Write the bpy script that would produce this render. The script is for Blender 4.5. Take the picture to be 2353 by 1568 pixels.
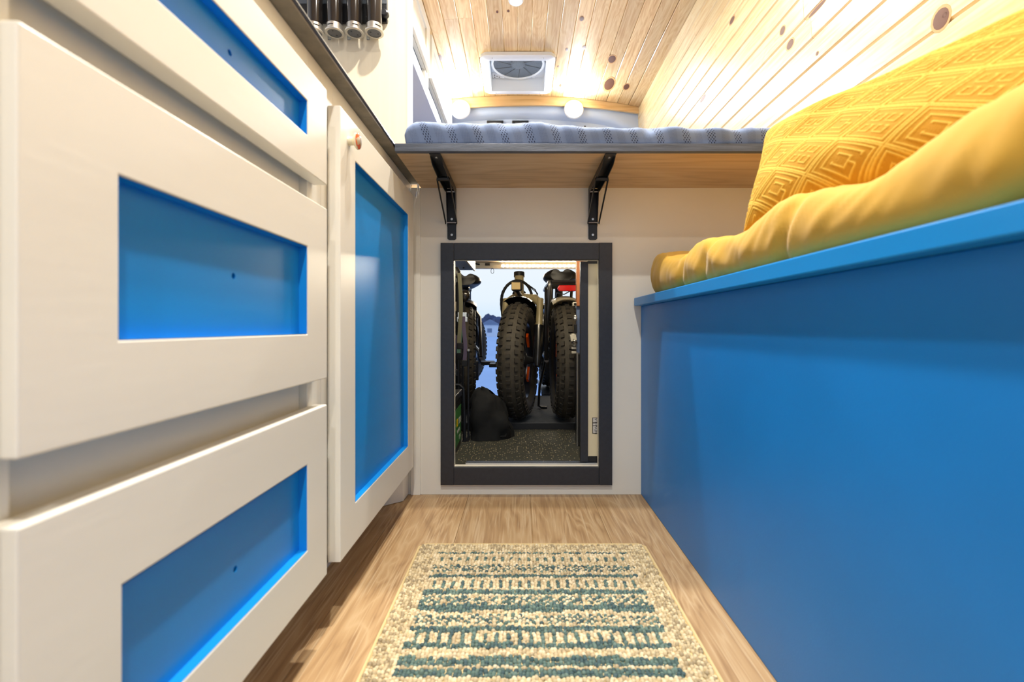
import bpy, bmesh, math, random
import numpy as np
from mathutils import Vector, Matrix, noise

random.seed(7)
rng = np.random.default_rng(7)
for o in list(bpy.data.objects):
    bpy.data.objects.remove(o, do_unlink=True)
scene = bpy.context.scene
COL = scene.collection
PI = math.pi

# ------------------------------------------------------------------ camera
F_PX = 1046.0
cam_d = bpy.data.cameras.new('camera')
cam = bpy.data.objects.new('camera', cam_d)
COL.objects.link(cam)
cam.location = (0, 0, 0.5)
cam.rotation_euler = (PI / 2, 0, 0)
cam_d.sensor_width = 36.0
cam_d.lens = F_PX / 2353.0 * 36.0
cam_d.shift_x = -18.5 / 2353.0
cam_d.shift_y = -32.0 / 2353.0
cam_d.clip_start = 0.02
cam_d.clip_end = 500
cam_d.dof.use_dof = True
cam_d.dof.focus_distance = 1.7
cam_d.dof.aperture_fstop = 4.5
scene.camera = cam

# ------------------------------------------------------------------ world: pale dusk sky over snow
SKY_STRENGTH = 0.92
w = bpy.data.worlds.new('sky')
scene.world = w
w.use_nodes = True
nt = w.node_tree
nt.nodes.clear()
tc = nt.nodes.new('ShaderNodeTexCoord')
sep = nt.nodes.new('ShaderNodeSeparateXYZ')
ramp = nt.nodes.new('ShaderNodeValToRGB')
bg = nt.nodes.new('ShaderNodeBackground')
out = nt.nodes.new('ShaderNodeOutputWorld')
nt.links.new(tc.outputs['Generated'], sep.inputs[0])
nt.links.new(sep.outputs['Z'], ramp.inputs[0])
nt.links.new(ramp.outputs[0], bg.inputs[0])
nt.links.new(bg.outputs[0], out.inputs[0])
e = ramp.color_ramp.elements
e[0].position = 0.0; e[0].color = (0.62, 0.80, 1.0, 1)
e[1].position = 1.0; e[1].color = (0.12, 0.30, 0.80, 1)
x = e.new(0.06); x.color = (0.80, 0.90, 1.0, 1)
x = e.new(0.16); x.color = (0.86, 0.93, 1.0, 1)
x = e.new(0.45); x.color = (0.30, 0.52, 0.95, 1)
bg.inputs[1].default_value = SKY_STRENGTH

scene.view_settings.view_transform = 'Standard'
scene.view_settings.look = 'None'
scene.view_settings.gamma = 1.0
scene.view_settings.use_curve_mapping = False
scene.view_settings.exposure = 0.14

PUCK_W = 15.0        # each ceiling puck
REAR_W = 5.0         # each of the two rear dome lamps
STRIP_W = 5.0        # LED strip in the garage
PUCK_SPREAD = 2.65
WARM = (1.0, 0.95, 0.87)
COOL = (0.90, 0.95, 1.0)

# ------------------------------------------------------------------ helpers
def lin(c):
    return tuple(((v / 255.0) / 12.92 if v / 255.0 <= 0.04045 else ((v / 255.0 + 0.055) / 1.055) ** 2.4) for v in c) + (1.0,)

class MB:
    def __init__(self):
        self.v = []; self.f = []; self.c = []
    def add(self, vs, fs):
        b = len(self.v)
        self.v += [tuple(p) for p in vs]
        self.f += [tuple(i + b for i in q) for q in fs]
        return self
    def box(self, x0, x1, y0, y1, z0, z1):
        return self.add([(x0, y0, z0), (x1, y0, z0), (x1, y1, z0), (x0, y1, z0),
                         (x0, y0, z1), (x1, y0, z1), (x1, y1, z1), (x0, y1, z1)],
                        [(0, 3, 2, 1), (4, 5, 6, 7), (0, 1, 5, 4), (1, 2, 6, 5), (2, 3, 7, 6), (3, 0, 4, 7)])
    def obox(self, c, ax, ay, az):
        c = Vector(c); ax = Vector(ax); ay = Vector(ay); az = Vector(az)
        vs = []
        for sz in (-1, 1):
            for sx, sy in ((-1, -1), (1, -1), (1, 1), (-1, 1)):
                vs.append(c + ax * sx + ay * sy + az * sz)
        return self.add(vs, [(0, 3, 2, 1), (4, 5, 6, 7), (0, 1, 5, 4), (1, 2, 6, 5), (2, 3, 7, 6), (3, 0, 4, 7)])
    def tube(self, pts, r, n=8, cap=True, closed=False):
        pts = [Vector(p) for p in pts]
        m = len(pts)
        rs = r if isinstance(r, (list, tuple)) else [r] * m
        t0 = (pts[1] - pts[0]).normalized()
        up = Vector((0, 0, 1)) if abs(t0.z) < 0.9 else Vector((1, 0, 0))
        nrm = t0.cross(up).normalized()
        vs = []; fs = []
        prev = t0
        for i, p in enumerate(pts):
            if closed:
                t = (pts[(i + 1) % m] - pts[i - 1]).normalized()
            elif i == 0: t = t0
            elif i == m - 1: t = (pts[i] - pts[i - 1]).normalized()
            else: t = ((pts[i + 1] - p).normalized() + (p - pts[i - 1]).normalized()).normalized()
            q = prev.rotation_difference(t)
            nrm = (q @ nrm).normalized()
            prev = t
            bn = t.cross(nrm)
            for k in range(n):
                a = 2 * PI * k / n
                vs.append(p + (nrm * math.cos(a) + bn * math.sin(a)) * rs[i])
        for i in range(m if closed else m - 1):
            j = (i + 1) % m
            for k in range(n):
                k2 = (k + 1) % n
                fs.append((i * n + k, i * n + k2, j * n + k2, j * n + k))
        if cap and not closed:
            fs.append(tuple(reversed(range(n))))
            fs.append(tuple((m - 1) * n + k for k in range(n)))
        return self.add(vs, fs)
    def lathe(self, prof, o=(0, 0, 0), axis=(0, 0, 1), n=24, cap=True):
        ax = Vector(axis).normalized(); o = Vector(o)
        up = Vector((0, 0, 1)) if abs(ax.z) < 0.9 else Vector((1, 0, 0))
        u = ax.cross(up).normalized(); v = ax.cross(u)
        vs = []; fs = []
        for (r, h) in prof:
            for k in range(n):
                a = 2 * PI * k / n
                vs.append(o + ax * h + (u * math.cos(a) + v * math.sin(a)) * r)
        m = len(prof)
        for i in range(m - 1):
            for k in range(n):
                k2 = (k + 1) % n
                fs.append((i * n + k, (i + 1) * n + k, (i + 1) * n + k2, i * n + k2))
        if cap:
            fs.append(tuple(range(n)))
            fs.append(tuple(reversed([(m - 1) * n + k for k in range(n)])))
        return self.add(vs, fs)
    def prism(self, poly, z0, z1, axis='z'):
        n = len(poly)
        def P(a, b, h):
            return {'z': (a, b, h), 'y': (a, h, b), 'x': (h, a, b)}[axis]
        vs = [P(a, b, z0) for a, b in poly] + [P(a, b, z1) for a, b in poly]
        fs = [tuple(reversed(range(n))), tuple(range(n, 2 * n))]
        for i in range(n):
            j = (i + 1) % n
            fs.append((i, j, n + j, n + i))
        return self.add(vs, fs)
    def grid(self, fn, nu, nv):
        vs = [fn(i / nu, j / nv) for j in range(nv + 1) for i in range(nu + 1)]
        fs = [(j * (nu + 1) + i, j * (nu + 1) + i + 1, (j + 1) * (nu + 1) + i + 1, (j + 1) * (nu + 1) + i)
              for j in range(nv) for i in range(nu)]
        return self.add(vs, fs)
    def mesh(self, name, mat=None, smooth=False, fix=True):
        me = bpy.data.meshes.new(name)
        me.from_pydata([tuple(p) for p in self.v], [], self.f)
        if fix:
            bm = bmesh.new(); bm.from_mesh(me)
            bmesh.ops.recalc_face_normals(bm, faces=bm.faces)
            bm.to_mesh(me); bm.free()
        if mat: me.materials.append(mat)
        if smooth:
            me.polygons.foreach_set('use_smooth', [True] * len(me.polygons))
        me.update()
        return me
    def build(self, name, mat, parent=None, smooth=False, bevel=0, seg=2, fix=True, auto=True):
        o = bpy.data.objects.new(name, self.mesh(name, mat, smooth, fix))
        COL.objects.link(o)
        attach(o, parent)
        if bevel:
            b = o.modifiers.new('bevel', 'BEVEL'); b.width = bevel; b.segments = seg
            b.limit_method = 'ANGLE'; b.angle_limit = math.radians(40)
        if smooth and auto:
            sm = o.data
            try:
                sm.set_sharp_from_angle(angle=math.radians(42))
            except Exception:
                pass
        return o

def attach(o, parent):
    if parent is None: return
    o.parent = parent
    if parent.type == 'EMPTY' and parent.get('_w'):
        o.matrix_parent_inverse = Matrix.Translation(parent.location).inverted()

def tag(o, label, cat, group=None, kind=None):
    o['label'] = label
    if cat: o['category'] = cat
    if group: o['group'] = group
    if kind: o['kind'] = kind
    return o

def struct(o, label=None):
    o['kind'] = 'structure'
    if label: o['label'] = label
    return o

def thing(name, label, cat, loc=(0, 0, 0), group=None, rz=0, local=False, kind=None):
    """Empty at the base of a thing. Unless local, its parts are built in world coordinates."""
    o = bpy.data.objects.new(name, None)
    COL.objects.link(o)
    o.location = loc; o.rotation_euler = (0, 0, rz)
    o.empty_display_size = 0.05
    if not local: o['_w'] = 1
    return tag(o, label, cat, group, kind)

def link(name, me, parent, loc=(0, 0, 0), rot=(0, 0, 0)):
    o = bpy.data.objects.new(name, me); COL.objects.link(o)
    o.location = loc; o.rotation_euler = rot
    attach(o, parent)
    return o

def arc(c, r, a0, a1, n, plane='yz', x=0):
    pts = []
    for i in range(n + 1):
        a = math.radians(a0 + (a1 - a0) * i / n)
        p, q = c[0] + r * math.cos(a), c[1] + r * math.sin(a)
        pts.append((x, p, q) if plane == 'yz' else (p, q, x) if plane == 'xy' else (p, x, q))
    return pts

# ------------------------------------------------------------------ materials
MATS = {}
def nodes(name):
    m = bpy.data.materials.new(name); m.use_nodes = True
    n = m.node_tree; b = n.nodes['Principled BSDF']
    return m, n, b

def N(n, kind, **kw):
    x = n.nodes.new('ShaderNode' + kind)
    for k, v in kw.items():
        if k.startswith('i_'):
            x.inputs[k[2:].replace('_', ' ')].default_value = v
        else:
            setattr(x, k, v)
    return x

def mat(name, rgb, rough=0.5, metal=0.0, coat=0.0, var=0.0, vscale=20.0, bump=0.0, bscale=200.0,
        stretch=None, spec=None, emit=None, estr=0.0, alpha=None, trans=0.0, sheen=0.0):
    m, n, b = nodes(name)
    c = lin(rgb)
    b.inputs['Base Color'].default_value = c
    b.inputs['Roughness'].default_value = rough
    b.inputs['Metallic'].default_value = metal
    b.inputs['Coat Weight'].default_value = coat
    b.inputs['Coat Roughness'].default_value = 0.12
    if spec is not None: b.inputs['Specular IOR Level'].default_value = spec
    if sheen:
        b.inputs['Sheen Weight'].default_value = sheen
        b.inputs['Sheen Roughness'].default_value = 0.4
    if trans: b.inputs['Transmission Weight'].default_value = trans
    if alpha is not None: b.inputs['Alpha'].default_value = alpha
    if emit:
        b.inputs['Emission Color'].default_value = emit + (1,) if len(emit) == 3 else emit
        b.inputs['Emission Strength'].default_value = estr
    if var or bump:
        tcn = N(n, 'TexCoord'); mp = N(n, 'Mapping')
        n.links.new(tcn.outputs['Object'], mp.inputs[0])
        if stretch: mp.inputs['Scale'].default_value = stretch
        if var:
            nz = N(n, 'TexNoise'); nz.inputs['Scale'].default_value = vscale; nz.inputs['Detail'].default_value = 5
            n.links.new(mp.outputs[0], nz.inputs['Vector'])
            mx = N(n, 'Mix', data_type='RGBA')
            mx.inputs[6].default_value = tuple(v * (1 - var) for v in c[:3]) + (1,)
            mx.inputs[7].default_value = tuple(min(1, v * (1 + var)) for v in c[:3]) + (1,)
            rp = N(n, 'MapRange'); rp.inputs[1].default_value = 0.3; rp.inputs[2].default_value = 0.7
            n.links.new(nz.outputs[0], rp.inputs[0])
            n.links.new(rp.outputs[0], mx.inputs[0])
            n.links.new(mx.outputs[2], b.inputs['Base Color'])
        if bump:
            nz2 = N(n, 'TexNoise'); nz2.inputs['Scale'].default_value = bscale; nz2.inputs['Detail'].default_value = 3
            n.links.new(mp.outputs[0], nz2.inputs['Vector'])
            bp = N(n, 'Bump'); bp.inputs['Strength'].default_value = bump; bp.inputs['Distance'].default_value = 0.002
            n.links.new(nz2.outputs[0], bp.inputs['Height'])
            n.links.new(bp.outputs[0], b.inputs['Normal'])
    MATS[name] = m
    return m

def wood(name, c0, c1, c2, rough, coat=0.0, along='y', fine=90.0, broad=9.0, contrast=1.0, lime=None, tone=0.12, ring=0.9):
    """grain running along one object axis; Object Info random shifts it for each plank"""
    m, n, b = nodes(name)
    tcn = N(n, 'TexCoord'); oi = N(n, 'ObjectInfo')
    mul = N(n, 'VectorMath', operation='SCALE'); mul.inputs[0].default_value = (37.0, 11.0, 23.0)
    n.links.new(oi.outputs['Random'], mul.inputs['Scale'])
    ad = N(n, 'VectorMath', operation='ADD')
    n.links.new(tcn.outputs['Object'], ad.inputs[0]); n.links.new(mul.outputs[0], ad.inputs[1])
    def mapped(sc_across, sc_along):
        mp = N(n, 'Mapping')
        s = [sc_across] * 3; s['xyz'.index(along)] = sc_along
        mp.inputs['Scale'].default_value = s
        n.links.new(ad.outputs[0], mp.inputs[0]); return mp
    a = mapped(broad, broad * 0.16)
    nz = N(n, 'TexNoise'); nz.inputs['Scale'].default_value = 1.6; nz.inputs['Detail'].default_value = 3; nz.inputs['Distortion'].default_value = 0.6
    n.links.new(a.outputs[0], nz.inputs['Vector'])
    # rings: fold the broad noise into bands for cathedral grain
    ml = N(n, 'Math', operation='MULTIPLY'); ml.inputs[1].default_value = 9.0
    n.links.new(nz.outputs[0], ml.inputs[0])
    fr = N(n, 'Math', operation='PINGPONG'); fr.inputs[1].default_value = 0.5
    n.links.new(ml.outputs[0], fr.inputs[0])
    f = mapped(fine, fine * 0.03)
    nf = N(n, 'TexNoise'); nf.inputs['Scale'].default_value = 1.5; nf.inputs['Detail'].default_value = 4
    n.links.new(f.outputs[0], nf.inputs['Vector'])
    m1 = N(n, 'Math', operation='MULTIPLY'); m1.inputs[1].default_value = ring
    n.links.new(fr.outputs[0], m1.inputs[0])
    m2 = N(n, 'Math', operation='MULTIPLY'); m2.inputs[1].default_value = 0.9
    n.links.new(nf.outputs[0], m2.inputs[0])
    sm = N(n, 'Math', operation='ADD'); n.links.new(m1.outputs[0], sm.inputs[0]); n.links.new(m2.outputs[0], sm.inputs[1])
    rp = N(n, 'ValToRGB')
    el = rp.color_ramp.elements
    off = (ring - 0.9) * 0.25
    el[0].position = 0.35 + off; el[0].color = lin(c0)
    el[1].position = 0.95 + off * 2; el[1].color = lin(c2)
    q = el.new(0.62 + off); q.color = lin(c1)
    n.links.new(sm.outputs[0], rp.inputs[0])
    col = rp.outputs[0]
    if lime:
        g = mapped(fine * 2.2, fine * 0.05)
        ng = N(n, 'TexNoise'); ng.inputs['Scale'].default_value = 1.0; ng.inputs['Detail'].default_value = 2
        n.links.new(g.outputs[0], ng.inputs['Vector'])
        rl = N(n, 'MapRange'); rl.inputs[1].default_value = 0.54; rl.inputs[2].default_value = 0.68
        n.links.new(ng.outputs[0], rl.inputs[0])
        rb = N(n, 'MapRange'); rb.inputs[1].default_value = 0.40; rb.inputs[2].default_value = 0.5; rb.inputs[4].default_value = 0.42
        n.links.new(fr.outputs[0], rb.inputs[0])
        mxm = N(n, 'Math', operation='MAXIMUM'); n.links.new(rl.outputs[0], mxm.inputs[0]); n.links.new(rb.outputs[0], mxm.inputs[1])
        sc = N(n, 'Math', operation='MULTIPLY'); sc.inputs[1].default_value = 0.65
        n.links.new(mxm.outputs[0], sc.inputs[0])
        mx = N(n, 'Mix', data_type='RGBA'); mx.inputs[7].default_value = lin(lime)
        n.links.new(sc.outputs[0], mx.inputs[0]); n.links.new(col, mx.inputs[6])
        col = mx.outputs[2]
    hs = N(n, 'HueSaturation')
    vr = N(n, 'MapRange'); vr.inputs[3].default_value = 1 - tone; vr.inputs[4].default_value = 1 + tone * 0.6
    n.links.new(oi.outputs['Random'], vr.inputs[0]); n.links.new(vr.outputs[0], hs.inputs['Value'])
    n.links.new(col, hs.inputs['Color'])
    n.links.new(hs.outputs[0], b.inputs['Base Color'])
    b.inputs['Roughness'].default_value = rough
    b.inputs['Coat Weight'].default_value = coat
    b.inputs['Coat Roughness'].default_value = 0.16
    bp = N(n, 'Bump'); bp.inputs['Strength'].default_value = 0.12; bp.inputs['Distance'].default_value = 0.001
    n.links.new(nf.outputs[0], bp.inputs['Height']); n.links.new(bp.outputs[0], b.inputs['Normal'])
    MATS[name] = m
    return m

CREAM = mat('cream_paint', (236, 233, 222), 0.34, var=0.03, vscale=8, bump=0.05, bscale=120, stretch=(1, 0.15, 1))
PANEL = mat('cream_panel', (234, 222, 194), 0.5, var=0.03, vscale=14, stretch=(6, 6, 0.2), bump=0.05, bscale=90)
BLUE = mat('blue_paint', (14, 138, 218), 0.34, var=0.06, vscale=10, bump=0.06, bscale=60, stretch=(1, 0.2, 1))
BLUEB = mat('blue_bench_paint', (9, 120, 202), 0.40, var=0.05, vscale=5, bump=0.10, bscale=500)
WALLW = mat('white_wall', (232, 228, 216), 0.55, var=0.02, vscale=6, bump=0.04, bscale=150)
BLACKP = mat('black_paint', (40, 43, 50), 0.45, var=0.12, vscale=120, bump=0.1, bscale=200)
STAIN = mat('dark_stained_edge', (76, 83, 96), 0.4, var=0.4, vscale=10, stretch=(1, 8, 14), bump=0.25, bscale=60)
UNDERC = mat('worktop_underside', (112, 106, 94), 0.6, var=0.25, vscale=30, bump=0.35, bscale=90)
WORKTOP = mat('worktop_laminate', (52, 54, 62), 0.18, coat=0.5, var=0.1, vscale=40)
PLY = wood('birch_plywood', (188, 158, 120), (206, 176, 136), (214, 188, 150), 0.5, along='x', fine=60, broad=4, tone=0.0)
PINE = wood('pine', (224, 184, 122), (240, 210, 152), (248, 226, 176), 0.28, coat=0.55, along='y', fine=70, broad=10, tone=0.12, ring=0.28)
PINEC = wood('pine_ceiling', (210, 164, 106), (230, 192, 134), (242, 212, 158), 0.30, coat=0.5, along='y', fine=70, broad=10, tone=0.2, ring=0.4)
OAK = wood('limed_oak', (160, 126, 88), (182, 148, 106), (194, 162, 120), 0.42, coat=0.1, along='y', fine=110, broad=7, lime=(214, 188, 150), tone=0.10)
ARCH = wood('arch_plywood', (214, 170, 110), (228, 188, 130), (236, 200, 144), 0.4, along='x', fine=50, broad=3, tone=0.0)
KNOT = mat('pine_knot', (104, 64, 40), 0.5, var=0.35, vscale=220)
KNOTR = mat('pine_knot_ring', (206, 156, 98), 0.5, var=0.15, vscale=100)
WHITEP = mat('white_plastic', (232, 236, 240), 0.35)
GREYM = mat('fan_screen', (110, 118, 126), 0.6, var=0.3, vscale=400, bump=0.3, bscale=900)
DARKP = mat('black_plastic', (22, 23, 26), 0.4)
BLACKM = mat('black_metal', (30, 32, 36), 0.38, metal=0.3)
RUBBER = mat('tyre_rubber', (58, 54, 46), 0.75, var=0.2, vscale=60, bump=0.2, bscale=300)
KNOBR = mat('tyre_knob_rubber', (44, 41, 36), 0.7)
RIMM = mat('rim_metal', (70, 76, 92), 0.3, metal=0.8)
SPOKE = mat('spoke_steel', (120, 124, 132), 0.3, metal=0.9)
FRAMEB = mat('bike_frame_black', (24, 25, 28), 0.3, coat=0.4)
FRAMEW = mat('bike_frame_sand', (164, 152, 116), 0.35, coat=0.4)
FEND = mat('fender_grey', (176, 168, 146), 0.35)
ORANGE = mat('orange_reflector', (238, 92, 22), 0.25, coat=0.6)
REDL = mat('red_lens', (200, 24, 26), 0.2, coat=0.8)
LENS = mat('headlight_lens', (206, 178, 120), 0.15, coat=0.8)
CABLE = mat('cable_black', (26, 26, 28), 0.45)
SILVER = mat('brushed_silver', (206, 202, 192), 0.3, metal=0.85)
STEEL = mat('screw_steel', (190, 190, 188), 0.3, metal=1.0)
GLOSSB = mat('grinder_black', (30, 27, 26), 0.12, coat=0.6)
CLEAR = mat('clear_acrylic', (225, 236, 246), 0.05, trans=0.9)
GREYCAP = mat('grinder_grey', (92, 92, 90), 0.6, var=0.15, vscale=300)
CERAM = mat('ceramic_cream', (236, 224, 190), 0.2, coat=0.6)
VANW = mat('van_metal_white', (196, 212, 236), 0.3, coat=0.4)
GREYW = mat('cabinet_grey', (176, 186, 206), 0.5)
BAGM = mat('bag_black', (17, 19, 21), 0.85, spec=0.3, var=0.3, vscale=15, bump=0.4, bscale=60)
STRAPG = mat('bag_strap', (54, 72, 84), 0.7)
STRAPO = mat('strap_olive', (96, 96, 78), 0.75)
STRAPP = mat('strap_plum', (74, 66, 92), 0.75)
STRAPT = mat('strap_teal', (96, 140, 130), 0.7)
GREENL = mat('battery_green', (58, 120, 62), 0.4)
YELL = mat('label_yellow', (230, 196, 20), 0.4)
WHITEL = mat('label_white', (206, 206, 204), 0.5)
INK = mat('label_ink', (30, 30, 32), 0.5)
BROWNW = mat('brown_post', (150, 92, 56), 0.55, var=0.15, vscale=20, stretch=(6, 6, .4))
SNOW = mat('snow', (232, 238, 248), 0.85, var=0.04, vscale=0.6)
TREEM = mat('bare_tree_twigs', (96, 98, 120), 0.95, var=0.25, vscale=0.9)
HOUSEM = mat('far_house_wall', (226, 230, 236), 0.8)
HOUSER = mat('far_house_roof', (130, 140, 160), 0.8)
ALU = mat('aluminium_track', (196, 200, 206), 0.25, metal=0.9)
GRID = mat('door_cream', (224, 214, 182), 0.45)
BRACKETG = mat('clip_grey', (198, 196, 184), 0.5)
PANELB = mat('panel_blue_grey', (86, 104, 140), 0.5)
RUBF = None

def rubber_floor():
    m, n, b = nodes('speckled_rubber')
    tcn = N(n, 'TexCoord')
    v = N(n, 'TexVoronoi'); v.inputs['Scale'].default_value = 125
    n.links.new(tcn.outputs['Object'], v.inputs['Vector'])
    lt = N(n, 'Math', operation='LESS_THAN'); lt.inputs[1].default_value = 0.26
    n.links.new(v.outputs['Distance'], lt.inputs[0])
    sx = N(n, 'SeparateColor'); n.links.new(v.outputs['Color'], sx.inputs[0])
    g = N(n, 'Math', operation='GREATER_THAN'); g.inputs[1].default_value = 0.45
    n.links.new(sx.outputs[0], g.inputs[0])
    mu = N(n, 'Math', operation='MULTIPLY'); n.links.new(lt.outputs[0], mu.inputs[0]); n.links.new(g.outputs[0], mu.inputs[1])
    mx = N(n, 'Mix', data_type='RGBA'); mx.inputs[6].default_value = lin((56, 58, 52)); mx.inputs[7].default_value = lin((172, 160, 128))
    n.links.new(mu.outputs[0], mx.inputs[0]); n.links.new(mx.outputs[2], b.inputs['Base Color'])
    b.inputs['Roughness'].default_value = 0.6
    return m
RUBF = rubber_floor()

def emitter(name, rgb, s):
    m, n, b = nodes(name)
    b.inputs['Base Color'].default_value = (1, 1, 1, 1)
    b.inputs['Emission Color'].default_value = rgb + (1,)
    b.inputs['Emission Strength'].default_value = s
    return m
PUCKE = emitter('puck_lens', WARM, 30)
REARE = emitter('rear_lens', COOL, 45)
STRIPE_E = emitter('led_chip', (1.0, 0.88, 0.6), 22)

def area_light(name, loc, rot, size, power, color, parent, shape='DISK', size_y=None, spread=PI):
    l = bpy.data.lights.new(name, 'AREA'); l.shape = shape; l.size = size
    if size_y: l.size_y = size_y
    l.energy = power; l.color = color; l.spread = spread
    o = bpy.data.objects.new(name, l); COL.objects.link(o)
    o.location = loc; o.rotation_euler = rot
    attach(o, parent)
    return o

# ------------------------------------------------------------------ key dimensions (metres; x right, y into the van, z up)
XF = -0.325      # cabinet face frame
XD = -0.302      # door and drawer fronts
YB = 1.36        # back wall
XBENCH = 0.361
XWALL = 0.80     # right wall at the ceiling
Y0 = -1.6
YS = -0.66      # right wall stops here; unseen opening added to let daylight in
YR = 3.07        # rear end of the boarded ceiling
def ceil_z(x): return 2.064 - 0.12 * x * x
def wall_x(z): return XWALL + (1.985 - z) * 0.05

# ================================================================== SETTING
# floor: subfloor with limed planks
fl = struct(MB().box(-0.9, 0.9, Y0, YB, -0.04, -0.006).build('floor', OAK), 'limed oak plank floor of the aisle')
me_pl = {}
def plank_mesh(width, length, th, m, g=0.0016, key=''):
    k = (round(width, 4), round(length, 4), m.name, key)
    if k not in me_pl:
        h = width / 2
        b = MB()
        prof = [(-h, -th), (-h, -g), (-h + g, 0), (h - g, 0), (h, -g), (h, -th)]
        b.prism(prof, 0, length, 'y')
        me_pl[k] = b.mesh('plank', m)
    return me_pl[k]
sx = [-0.881, -0.699, -0.517, -0.335, -0.153, 0.030, 0.212, 0.394]
for i, x0 in enumerate(sx):
    cut = [0.33, 0.75, -0.2, 0.52, 0.1, 1.02 - 0.9, 0.62, 0.3][i]
    for (a, b_) in ((Y0, cut), (cut, YB)):
        link('plank', plank_mesh(0.1815, b_ - a - 0.0006, 0.006, OAK, 0.0007), fl, (x0 + 0.091, a, 0.0))

# back wall with the hatch opening
HX0, HX1, HZ0, HZ1 = -0.196, 0.234, 0.084, 0.700
b = MB()
b.box(-0.88, HX0, YB, YB + 0.018, 0, 0.916)
b.box(HX1, 0.86, YB, YB + 0.018, 0, 0.916)
b.box(HX0, HX1, YB, YB + 0.018, 0, HZ0)
b.box(HX0, HX1, YB, YB + 0.018, HZ1, 0.916)
wb = struct(b.build('wall_back', WALLW), 'white panel under the bed with hatch opening')
struct(MB().box(-0.325, -0.297, YB - 0.006, YB, 0, 0.915).build('trim_1', CREAM, bevel=0.001), 'narrow cream corner strip beside the cupboard')
struct(MB().prism([(-0.3255, 1.357), (-0.3085, 1.357), (-0.312, 1.3585), (-0.3255, 1.3585)], 0.0, 0.06).build('trim_2', CREAM), 'small cream corner fillet')

# left outer wall, behind cabinets
struct(MB().box(-0.90, -0.88, Y0, 3.2, -0.04, 2.0).build('wall_left', GREYW), 'grey blue lining of the left van side')

# right wall with pine boards
rw = struct(MB().prism([(wall_x(0) + 0.02, 0.0), (wall_x(0) + 0.05, 0.0), (XWALL + 0.05, 2.03), (XWALL + 0.016, 2.03)], YS, 3.2, 'y').build('wall_right', PINE), 'varnished pine tongue and groove boarding')
PWW = 0.0735
ang = math.atan(0.05)
nz = 15
for k in range(nz):
    zc = 1.985 - PWW * (k + 0.5)
    cuts = {6: 1.31, 7: 1.33, 8: 1.30, 3: 0.2, 1: 2.1, 11: 0.4, 13: 1.9, 4: 1.9, 10: 2.4}.get(k)
    segs = [(YS, cuts), (cuts, YR + 0.03)] if cuts else [(YS, YR + 0.03)]
    for (a, b_) in segs:
        o = link('plank', plank_mesh(PWW - 0.0003, b_ - a - 0.001, 0.012, PINE, 0.0046), rw, (wall_x(zc), a, zc), (0, 0, 0))
        # face normal of the profile (+z) turned to point to -x
        o.rotation_euler = (0, -PI / 2 - ang, 0)

# ceiling with pine boards following the roof arc
cpts = [(-0.88 + 1.72 * i / 20, ) for i in range(21)]
poly = [(p[0], ceil_z(p[0]) + 0.014) for p in cpts] + [(p[0], ceil_z(p[0]) + 0.05) for p in reversed(cpts)]
FX0, FX1, FY0, FY1 = -0.19, 0.165, 2.625, 2.965
b = MB()
def roof_piece(xa, xb, ya, yb):
    pts = [xa + (xb - xa) * i / 8 for i in range(9)]
    poly = [(p, ceil_z(p) + 0.014) for p in pts] + [(p, ceil_z(p) + 0.05) for p in reversed(pts)]
    b.prism(poly, ya, yb, 'y')
roof_piece(-0.88, FX0, Y0, 3.2); roof_piece(FX1, 0.84, Y0, 3.2)
roof_piece(FX0, FX1, Y0, FY0); roof_piece(FX0, FX1, FY1, 3.2)
ce = struct(b.build('ceiling', PINEC), 'arched pine board ceiling')
PWC = 0.0745
x = XWALL + 0.006
k = 0
while x > -0.53:
    x1 = x - PWC
    xc = (x + x1) / 2
    zc = ceil_z(xc)
    slope = math.atan(-0.24 * xc)
    segs = [(Y0, YR)]
    if x1 < FX1 and x > FX0: segs = [(Y0, FY0), (FY1, YR)]
    elif k in (14, 15): segs = [(Y0, 2.29), (2.29, YR)]
    elif k in (2, 5): segs = [(Y0, 1.2), (1.2, YR)]
    elif k in (13,): segs = [(Y0, 1.7), (1.7, YR)]
    for (a, b_) in segs:
        o = link('plank', plank_mesh(PWC - 0.0003, b_ - a - 0.001, 0.012, PINEC, 0.003, 'c'), ce, (xc, b_ - 0.0005, zc), (0, 0, 0))
        o.rotation_euler = Matrix(((math.cos(slope), 0, math.sin(slope)), (0, -1, 0), (math.sin(slope), 0, -math.cos(slope)))).to_euler() if False else (PI, -slope, 0)
    x = x1; k += 1

# knots in the boards (x, y, radius across, radius along)
def ray_ceiling(px, py):
    d = 2.5
    for _ in range(30):
        X = (px - 1195) * d / F_PX
        d = (ceil_z(X) - 0.0003 - 0.5) * F_PX / (752 - py)
    return X, d
CK = [(-0.009, 2.155, 0.018, 0.020), (-0.113, 2.255, 0.006, 0.010), (0.052 - 0.11, 2.25, 0.006, 0.009), (0.31, 2.29, 0.011, 0.018),
      (0.354, 2.52, 0.010, 0.016), (0.262, 2.55, 0.008, 0.014), (0.228, 2.72, 0.006, 0.010), (0.26, 2.93, 0.008, 0.016),
      (0.525, 2.60, 0.021, 0.036), (0.56, 2.86, 0.030, 0.070), (0.668, 2.86, 0.017, 0.034), (-0.455, 2.60, 0.012, 0.030), (-0.415, 2.95, 0.011, 0.030),
      (0.15, 1.9, 0.012, 0.016), (-0.3, 1.5, 0.01, 0.018), (0.42, 1.2, 0.013, 0.02), (0.05, 0.6, 0.012, 0.02)]
def disc_mesh(m):
    b = MB(); b.lathe([(1.0, -0.4), (0.96, 0.0), (0.3, 0.001)], n=14)
    return b.mesh('knot', m, True)
KM = disc_mesh(KNOT); KMR = disc_mesh(KNOTR)
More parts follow.
